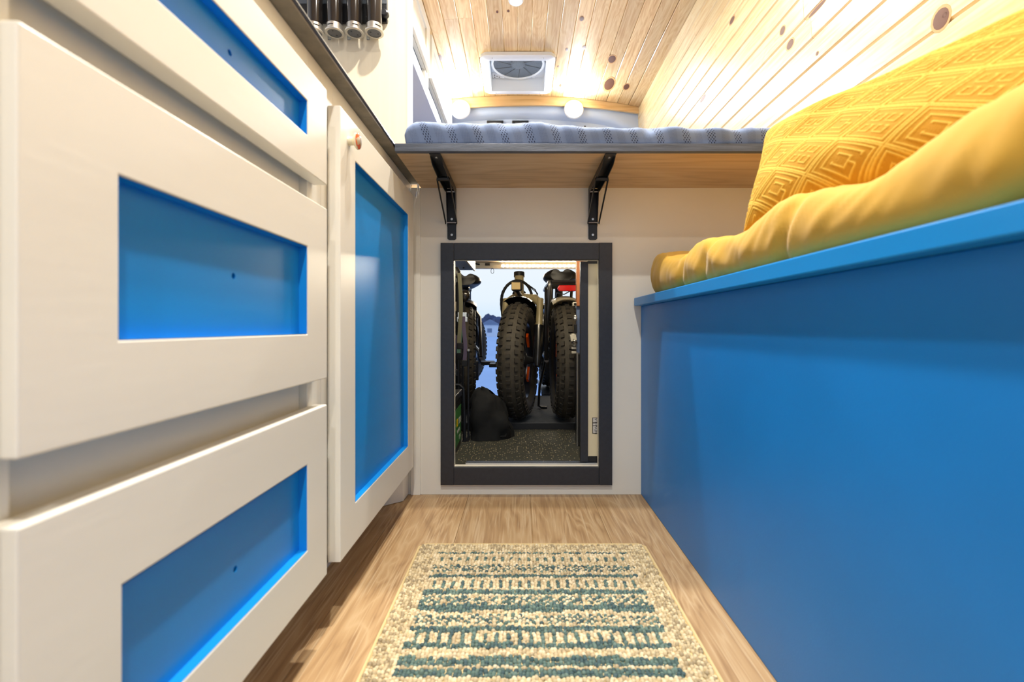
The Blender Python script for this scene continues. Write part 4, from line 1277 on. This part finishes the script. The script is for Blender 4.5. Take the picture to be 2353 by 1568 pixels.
# black bag
t = thing('duffel_bag', 'slumped black fabric bag on the garage floor by the tyre', 'bag', (-0.16, 1.80, GZ))
b = MB()
def bagp(u, v):
    a = 2 * PI * u; e = PI / 2 * v
    rx, ry, rz_ = 0.068, 0.064, 0.195
    c, s = math.cos(a), math.sin(a)
    sq = lambda q: math.copysign(abs(q) ** 0.8, q)
    X = rx * sq(c) * math.cos(e) ** 0.75; Y = ry * sq(s) * math.cos(e) ** 0.75; Z = rz_ * math.sin(e) ** 0.9
    X += 0.03 * (1 - v) * max(0, c)
    k = 1 + 0.30 * noise.noise(Vector((X * 20 + 3, Y * 20, Z * 13))) + 0.07 * noise.noise(Vector((X * 70, Y * 70, Z * 50)))
    return (-0.128 + X * k - 0.02 * v, 1.735 + Y * k, GZ + 0.001 + Z * (0.94 + 0.1 * noise.noise(Vector((u * 6, v * 3, 4)))))
b.grid(bagp, 60, 26)
b.build('body', BAGM, t, smooth=True, auto=False)
b = MB()
P = [(-0.160, 1.690, GZ + 0.012), (-0.13, 1.682, GZ + 0.032), (-0.10, 1.682, GZ + 0.047), (-0.072, 1.69, GZ + 0.056)]
for q in range(3):
    p, r = Vector(P[q]), Vector(P[q + 1]); d = r - p
    b.obox((p + r) / 2, d * 0.52, Vector((0, 0.0015, 0)), Vector((-d.z, 0, d.x)).normalized() * 0.008)
b.build('strap', STRAPG, t)
MB().tube([(-0.09, 1.69, GZ + 0.012), (-0.055, 1.70, GZ + 0.012), (-0.042, 1.71, GZ + 0.05), (-0.06, 1.72, GZ + 0.07)], 0.006, 8).build('handle', BAGM, t, smooth=True)

# ================================================================== FAT TYRE BIKES
WR = 0.198; TR = 0.050
def wheel_meshes():
    d = {}
    b = MB(); n1, n2 = 56, 14
    for i in range(n1):
        a = 2 * PI * i / n1
        for j in range(n2):
            c = 2 * PI * j / n2
            r = WR + TR * 0.94 * math.cos(c)
            b.v.append((TR * 1.04 * math.sin(c), r * math.cos(a), r * math.sin(a)))
    for i in range(n1):
        for j in range(n2):
            i2, j2 = (i + 1) % n1, (j + 1) % n2
            b.f.append((i * n2 + j, i2 * n2 + j, i2 * n2 + j2, i * n2 + j2))
    d['tyre'] = b.mesh('tyre', RUBBER, True)
    b = MB()
    for i in range(46):
        for r_, (c, wd, ln) in enumerate(((-1.15, 0.0065, 0.009), (-0.62, 0.0075, 0.0085), (0.0, 0.0085, 0.0075), (0.62, 0.0075, 0.0085), (1.15, 0.0065, 0.009))):
            a = 2 * PI * (i + 0.5 * (r_ % 2)) / 46
            rad = WR + (TR + 0.001) * math.cos(c)
            er = Vector((0, math.cos(a), math.sin(a))); et = Vector((0, -math.sin(a), math.cos(a))); ex = Vector((1, 0, 0))
            nn = er * math.cos(c) + ex * math.sin(c); tt = ex * math.cos(c) - er * math.sin(c)
            p = er * (WR + TR * 0.95 * math.cos(c)) + ex * TR * 1.05 * math.sin(c)
            b.obox(p, tt * wd, et * ln, nn * 0.0045)
    d['tread'] = b.mesh('tread', KNOBR)
    b = MB(); b.lathe([(0.158, -0.036), (0.166, -0.034), (0.160, -0.02), (0.150, 0), (0.160, 0.02), (0.166, 0.034), (0.158, 0.036), (0.146, 0.024), (0.143, 0), (0.146, -0.024), (0.158, -0.036)], (0, 0, 0), (1, 0, 0), 48, cap=False)
    d['rim'] = b.mesh('rim', RIMM, True)
    b = MB()
    for k in range(32):
        a = 2 * PI * k / 32; s = 1 if k % 2 else -1
        a2 = a + (0.45 if (k // 2) % 2 else -0.45)
        b.tube([(0.028 * s, 0.028 * math.cos(a2), 0.028 * math.sin(a2)), (0.006 * s, 0.146 * math.cos(a), 0.146 * math.sin(a))], 0.0011, 4)
    d['spokes'] = b.mesh('spokes', SPOKE)
    b = MB(); b.lathe([(0.012, -0.062), (0.018, -0.035), (0.034, -0.03), (0.034, -0.024), (0.02, -0.018), (0.02, 0.018), (0.034, 0.024), (0.034, 0.03), (0.018, 0.035), (0.012, 0.062)], (0, 0, 0), (1, 0, 0), 20)
    d['hub'] = b.mesh('hub', BLACKM, True)
    b = MB(); b.lathe([(0.082, 0.046), (0.082, 0.048), (0.055, 0.048), (0.055, 0.046), (0.082, 0.046)], (0, 0, 0), (1, 0, 0), 36, cap=False)
    d['disc'] = b.mesh('brake_disc', SPOKE, True)
    b = MB(); b.obox((0, 0, 0), (0.005, 0, 0), (0, 0.032, 0), (0, 0, 0.012))
    d['refl'] = b.mesh('reflector', ORANGE)
    b = MB(); b.lathe([(0.075, -0.03), (0.084, -0.024), (0.084, 0.024), (0.075, 0.03)], (0, 0, 0), (1, 0, 0), 28)
    d['motor'] = b.mesh('hub_motor', BLACKM, True)
    return d
WM = wheel_meshes()
RZ = WR + TR + 0.0035

def add_wheel(bike, name, y, steer=0.0, motor=False):
    w_ = link(name, WM['rim'], bike, (0, y, RZ)); w_.rotation_euler = (0.0, 0, steer)
    link('tyre', WM['tyre'], w_); tr = link('tread', WM['tread'], w_); tr['kind'] = 'stuff'
    sp_ = link('spokes', WM['spokes'], w_); sp_['kind'] = 'stuff'
    link('hub_motor' if motor else 'hub', WM['motor'] if motor else WM['hub'], w_)
    link('brake_disc', WM['disc'], w_)
    for a in (3.75, 5.35, 0.35, 2.4):
        link('reflector', WM['refl'], w_, (-0.024, 0.122 * math.cos(a), 0.122 * math.sin(a)), (a + PI / 2, 0, 0))
    return w_

def fender(bike, name, y, steer, a0, a1, r, m_, wd=0.055):
    b = MB(); n1 = 22; n2 = 8
    R_ = Matrix.Rotation(steer, 3, 'Z')
    for layer, rr in ((0, r), (1, r - 0.003)):
        for i in range(n1 + 1):
            a = math.radians(a0 + (a1 - a0) * i / n1)
            for j in range(n2 + 1):
                q = -1 + 2 * j / n2
                rad = rr - 0.022 * abs(q) ** 2.5
                p = R_ @ Vector((wd * q, rad * math.cos(a), rad * math.sin(a)))
                b.v.append((p.x, p.y + y, p.z + RZ))
    N_ = (n1 + 1) * (n2 + 1)
    for L in (0, 1):
        for i in range(n1):
            for j in range(n2):
                q4 = (L * N_ + i * (n2 + 1) + j, L * N_ + (i + 1) * (n2 + 1) + j, L * N_ + (i + 1) * (n2 + 1) + j + 1, L * N_ + i * (n2 + 1) + j + 1)
                b.f.append(q4 if L == 0 else q4[::-1])
    for i in range(n1):
        for j in (0, n2):
            b.f.append((i * (n2 + 1) + j, (i + 1) * (n2 + 1) + j, N_ + (i + 1) * (n2 + 1) + j, N_ + i * (n2 + 1) + j))
    return b.build(name, m_, bike, smooth=True)

def make_bike(label, loc, rz, steer, frame_m, fork_m, rack=True, saddle=True, fold_bar='right', fend_m=None, red_under=False, light=True, fend_r=0.275):
    bk = thing('fat_tyre_bike', label, 'bicycle', loc, 'folded fat tyre bikes in the garage', rz, local=True)
    Yf = 1.08
    add_wheel(bk, 'rear_wheel', 0.0, 0.0, True)
    add_wheel(bk, 'front_wheel', Yf, steer)
    fender(bk, 'rear_fender', 0.0, 0.0, 15, 112, fend_r, fend_m or FRAMEB, 0.058)
    fender(bk, 'front_fender', Yf, steer, 80, 165, fend_r, FRAMEB, 0.060)
    fr = MB()
    fr.tube([(0, 0.36, 0.30), (0, 0.27, 0.60)], 0.020, 10)                       # seat tube
    fr.tube([(0, 0.36, 0.40), (0, 0.50, 0.38), (0, 0.72, 0.44), (0, 0.905, 0.545)], 0.034, 12)   # main beam
    fr.tube([(0, 0.38, 0.29), (0, 0.46, 0.37)], 0.03, 10)
    frame = fr.build('frame', frame_m, bk, smooth=True)
    for s in (-1, 1):
        MB().tube([(0.05 * s, 0.36, 0.285), (0.075 * s, 0.22, 0.26), (0.078 * s, 0.0, RZ)], 0.0105, 8).build('chain_stay', frame_m, bk, smooth=True)
        MB().tube([(0.02 * s, 0.30, 0.53), (0.074 * s, 0.18, 0.44), (0.078 * s, 0.0, RZ)], 0.009, 8).build('seat_stay', frame_m, bk, smooth=True)
    MB().tube([(0, 0.925, 0.50), (0, 0.882, 0.635)], 0.0225, 14).build('head_tube', fork_m, bk, smooth=True)
    # fork with crown and sprung legs, turned with the wheel
    Rm = Matrix.Rotation(steer, 3, 'Z')
    def fp(x, y, z): p = Rm @ Vector((x, y, 0)); return (p.x, Yf + p.y, z)
    MB().tube([fp(-0.078, -0.10, 0.50), fp(-0.05, -0.125, 0.525), fp(0, -0.14, 0.53), fp(0.05, -0.125, 0.525), fp(0.078, -0.10, 0.50)], 0.019, 10).build('fork_crown', fork_m, bk, smooth=True)
    for s in (-1, 1):
        lg = MB().tube([fp(0.078 * s, -0.10, 0.52), fp(0.078 * s, -0.055, 0.38)], 0.0155, 12).build('fork_stanchion', fork_m, bk, smooth=True)
        MB().tube([fp(0.078 * s, -0.058, 0.40), fp(0.078 * s, -0.01, RZ), fp(0.078 * s, 0.0, RZ - 0.025)], [0.021, 0.019, 0.013], 12).build('fork_leg', FRAMEB, bk, smooth=True)
    MB().obox(fp(0.07, -0.02, RZ + 0.075), (0.012, 0, 0), (0, 0.016, 0), (0, 0, 0.026)).build('brake_caliper', BLACKM, bk, bevel=0.003)
    MB().tube([(0, 0.882, 0.632), (0, 0.878, 0.652)], 0.026, 14).build('headset_clamp', BLACKM, bk, smooth=True)
    # folded handlepost with bar
    if fold_bar:
        s = 1 if fold_bar == 'right' else -1
        MB().tube([(0, 0.878, 0.648), (0.05 * s, 0.872, 0.650), (0.115 * s, 0.86, 0.60), (0.135 * s, 0.84, 0.33)], [0.018, 0.02, 0.018, 0.017], 10).build('handlepost', FRAMEB, bk, smooth=True)
        hb = MB().tube([(0.138 * s, 0.66, 0.325), (0.138 * s, 0.80, 0.32), (0.138 * s, 0.88, 0.32), (0.138 * s, 1.02, 0.325)], 0.0125, 10).build('handlebar', FRAMEB, bk, smooth=True)
        for (ya, yb) in ((0.55, 0.66), (1.02, 1.11)):
            MB().tube([(0.138 * s, ya, 0.327), (0.138 * s, yb, 0.325)], 0.0165, 10).build('grip', DARKP, hb, smooth=True)
        MB().tube([(0.15 * s, 0.70, 0.33), (0.165 * s, 0.62, 0.37), (0.168 * s, 0.57, 0.375)], 0.005, 6).build('brake_lever', BLACKM, hb, smooth=True)
    # crank, chainring, pedals
    MB().lathe([(0.075, -0.002), (0.078, 0), (0.075, 0.002), (0.03, 0.003)], (0.052, 0.385, 0.275), (1, 0, 0), 32).build('chainring', BLACKM, bk, smooth=True)
    for s, a in ((1, -0.6), (-1, PI - 0.6)):
        e_ = (0.075 * s, 0.385 + 0.16 * math.cos(a), 0.275 + 0.16 * math.sin(a))
        cr = MB().tube([(0.070 * s, 0.385, 0.275), e_], [0.013, 0.010], 8).build('crank', BLACKM, bk, smooth=True)
        MB().obox((e_[0] + 0.048 * s, e_[1], e_[2]), (0.042, 0, 0), (0, 0.045, 0), (0, 0, 0.010)).build('pedal', DARKP, cr, bevel=0.004)
    MB().tube([(0.045, 0.0, RZ + 0.035), (0.052, 0.385, 0.348)], 0.004, 5).tube([(0.045, 0.0, RZ - 0.035), (0.052, 0.385, 0.202)], 0.004, 5).build('chain', BLACKM, bk)
    MB().obox((0.055, -0.01, RZ - 0.06), (0.012, 0, 0), (0, 0.022, 0), (0, 0, 0.045)).build('derailleur', BLACKM, bk, bevel=0.004)
    MB().tube([(-0.06, 0.30, 0.25), (-0.095, 0.27, 0.10), (-0.10, 0.26, 0.012), (-0.085, 0.245, 0.006), (-0.06, 0.24, 0.006)], 0.0065, 8).build('kickstand', BLACKM, bk, smooth=True)
    MB().obox((0, 0.60, 0.475), (0.045, 0, 0), (0, 0.13, 0.03), (0, -0.008, 0.035)).build('battery_pack', DARKP, bk, bevel=0.012)
    # saddle
    if saddle:
        MB().tube([(0, 0.285, 0.55), (0, 0.268, 0.615)], 0.0155, 12).build('seat_post', BLACKM, bk, smooth=True)
        b = MB()
        def sad(u, v):
            y = 0.14 + 0.255 * u
            wd = 0.078 * (1 - u) ** 0.55 * (1 if u > 0.12 else 0.72 + 0.28 * (u / 0.12) ** 0.5) + 0.020
            a = 2 * PI * v
            c, s_ = math.cos(a), math.sin(a)
            lobe = 0.022 * math.exp(-(c * wd / 0.026) ** 2) * (1 - u)
            z = 0.618 + (0.040 * s_ - lobe * (1 if s_ > 0 else 0) if s_ > 0 else 0.026 * s_)
            k = math.sin(PI * min(1, max(0, u * 0.94 + 0.06))) ** 0.25
            return (wd * c * k, y, z + 0.012 * (1 - u))
        b.grid(sad, 18, 30)
        n_u = 19
        b.f.append(tuple(j * n_u for j in range(30))); b.f.append(tuple(reversed([j * n_u + 18 for j in range(30)])))
        sd = b.build('saddle', DARKP, bk, smooth=True)
        if red_under:
            MB().obox((0.008, 0.134, 0.598), (0.036, 0, -0.002), (0, 0.004, 0), (0, 0, 0.0055)).build('saddle_reflector', ORANGE, sd, bevel=0.002)
        MB().tube([(-0.02, 0.17, 0.595), (-0.02, 0.36, 0.60)], 0.004, 6).tube([(0.02, 0.17, 0.595), (0.02, 0.36, 0.60)], 0.004, 6).build('saddle_rails', STEEL, sd)
    # carrier over the rear wheel with tail light
    if rack:
        for s in (-1, 1):
            MB().tube([(0.08 * s, 0.0, RZ + 0.01), (0.078 * s, -0.05, 0.40), (0.072 * s, -0.10, 0.555), (0.07 * s, -0.09, 0.580), (0.07 * s, 0.0, 0.580), (0.07 * s, 0.28, 0.575)], 0.0085, 8).build('rack_side', FRAMEB, bk, smooth=True)
            MB().tube([(0.08 * s, 0.01, RZ + 0.02), (0.074 * s, 0.12, 0.578)], 0.006, 8).build('rack_strut', FRAMEB, bk, smooth=True)
        for yy in (-0.085, 0.05, 0.18):
            MB().tube([(-0.07, yy, 0.580), (0.07, yy, 0.580)], 0.0075, 8).build('rack_bar', FRAMEB, bk, smooth=True)
        tl = [(-0.042, 0.0), (-0.034, 0.012), (0.034, 0.012), (0.042, 0.0), (0.034, -0.012), (-0.034, -0.012)]
        MB().prism([(p[0], p[1] + 0.552) for p in tl], -0.108, -0.090, 'y').build('tail_light', REDL, bk, bevel=0.003)
        MB().tube([(0.01, -0.098, 0.54), (-0.01, -0.06, 0.53), (-0.03, 0.05, 0.545), (-0.03, 0.2, 0.50)], 0.0022, 5).build('light_cable', CABLE, bk, smooth=True)
        MB().tube([(0.02, -0.09, 0.56), (0.02, -0.06, 0.515)], 0.006, 6).build('light_stay', FRAMEB, bk)
    if light:
        hl = MB().obox(fp(0.020, -0.055, 0.575), (0.024, 0, 0), (0, 0.022, 0), (0, 0, 0.022)).build('headlight', DARKP, bk, bevel=0.008)
        hl.rotation_euler = (0, 0, 0)
        MB().obox(fp(0.020, -0.0315, 0.574), (0.019, 0, 0), (0, 0.002, 0), (0, 0, 0.016)).build('headlight_lens', LENS, hl, bevel=0.005)
        MB().tube([fp(0.020, -0.06, 0.556), fp(0.012, -0.11, 0.53)], 0.010, 8).build('headlight_stem', BLACKM, hl, smooth=True)
        # looped cable harness
        lp = [(-0.055, 0.93, 0.30), (0.075, 0.95, 0.44), (0.082, 0.97, 0.50), (0.078, 0.98, 0.545), (0.055, 0.98, 0.585), (0.02, 0.975, 0.606), (-0.02, 0.965, 0.602),
              (-0.048, 0.95, 0.575), (-0.062, 0.94, 0.53), (-0.06, 0.935, 0.49), (-0.05, 0.93, 0.45)][1:]
        fine = []
        for q in range(len(lp) - 1):
            for w2 in range(5):
                fine.append(Vector(lp[q]).lerp(Vector(lp[q + 1]), w2 / 5))
        fine.append(Vector(lp[-1]))
        for _ in range(6):
            fine = [fine[0]] + [(fine[i - 1] + fine[i] * 2 + fine[i + 1]) / 4 for i in range(1, len(fine) - 1)] + [fine[-1]]
        rr = [0.0062 + (0.0009 if i % 2 else 0) for i in range(len(fine))]
        MB().tube(fine, rr, 8).build('cable_loop', CABLE, bk, smooth=True)
        MB().tube([(-0.02, 0.965, 0.602), (-0.075, 0.94, 0.565), (-0.10, 0.92, 0.50), (-0.108, 0.90, 0.44)], 0.0024, 6).build('brake_hose', CABLE, bk, smooth=True)
        MB().tube([(-0.02, 0.96, 0.602), (-0.085, 0.93, 0.55), (-0.085, 0.92, 0.50), (-0.07, 0.90, 0.47)], 0.0022, 6).build('gear_cable', CABLE, bk, smooth=True)
    return bk

# front wheel of this one faces the hatch
make_bike('fat tyre bike with its front wheel and headlight facing the hatch', (-0.004, 1.955 + 1.08, PZ), PI, math.radians(-10), FRAMEB, FRAMEW, rack=False, saddle=False, fold_bar=None)
make_bike('fat tyre bike with red tail light and saddle facing the hatch', (0.192, 1.955, PZ), math.radians(0.4), 0.0, FRAMEB, FRAMEB, fend_m=FEND, red_under=True, fold_bar=None, light=False)
make_bike('dark fat tyre bike standing furthest left behind the bag', (-0.262, 2.14, PZ), math.radians(5.5), math.radians(-24), FRAMEB, FRAMEB, rack=False, saddle=True, fold_bar='left', fend_m=FRAMEB, light=False)

# small lamp head on a stalk at the left
t = thing('lamp_head', 'small black rounded lamp head on a stalk left of the bikes', 'lamp', (-0.225, 1.845, GZ))
MB().tube([(-0.232, 1.845, GZ + 0.0005), (-0.232, 1.845, 0.55), (-0.227, 1.845, 0.605)], 0.005, 8).build('stalk', BLACKM, t, smooth=True)
MB().lathe([(0.010, 0.0), (0.017, 0.006), (0.020, 0.022), (0.0195, 0.034), (0.014, 0.044), (0.004, 0.048)], (-0.230, 1.845, 0.603), (0.25, 0, 1), 20).build('head', GLOSSB, t, smooth=True)
MB().obox((-0.232, 1.845, 0.02 + GZ), (0.014, 0, 0), (0, 0.014, 0), (0, 0, 0.0195)).build('foot', BLACKM, t, bevel=0.003)

# ================================================================== FAR BACKGROUND
tl = ['lone bare tree on the far snowy horizon left of the bikes', 'wide bare tree crown beside the far white house', 'low bare tree behind the bike wheels', 'bare tree on the horizon between the bikes', 'small bare tree far right beyond the bikes']
for i, (X, Y, r, h) in enumerate(((-4.2, 62, 1.3, 2.6), (-2.7, 60, 1.2, 2.3), (-0.6, 64, 1.3, 2.4), (2.6, 60, 1.2, 2.6), (6.0, 66, 1.6, 3.0))):
    t = thing('bare_tree', tl[i], 'tree', (X, Y, -0.55), 'bare trees on the horizon')
    MB().tube([(X, Y, -0.6), (X + 0.05, Y, 0.6)], [0.16, 0.10], 8).build('trunk', TREEM, t, smooth=True)
    b = MB()
    def cr(u, v):
        a = 2 * PI * u; e_ = PI * (v - 0.5)
        d = Vector((math.cos(a) * math.cos(e_), math.sin(a) * math.cos(e_), math.sin(e_)))
        k = 1 + 0.35 * noise.noise(d * 2.3 + Vector((i * 7, 0, 0))) + 0.15 * noise.noise(d * 7)
        return (X + d.x * r * k, Y + d.y * r * k, -0.55 + h * 0.58 + d.z * h * 0.45 * k)
    b.grid(cr, 28, 16); b.build('crown', TREEM, t, smooth=True, auto=False)
t = thing('far_house', 'low white house on the horizon left of the bikes', 'house', (-3.3, 50, -0.55))
MB().box(-4.2, -2.5, 50, 53, -0.6, 0.75).build('walls', HOUSEM, t)
MB().prism([(-4.4, 0.75), (-2.3, 0.75), (-3.35, 1.35)], 49.8, 53.2, 'y').build('roof', HOUSER, t)
MB().box(-3.6, -3.1, 49.96, 50.0, -0.1, 0.35).build('window', HOUSER, t)
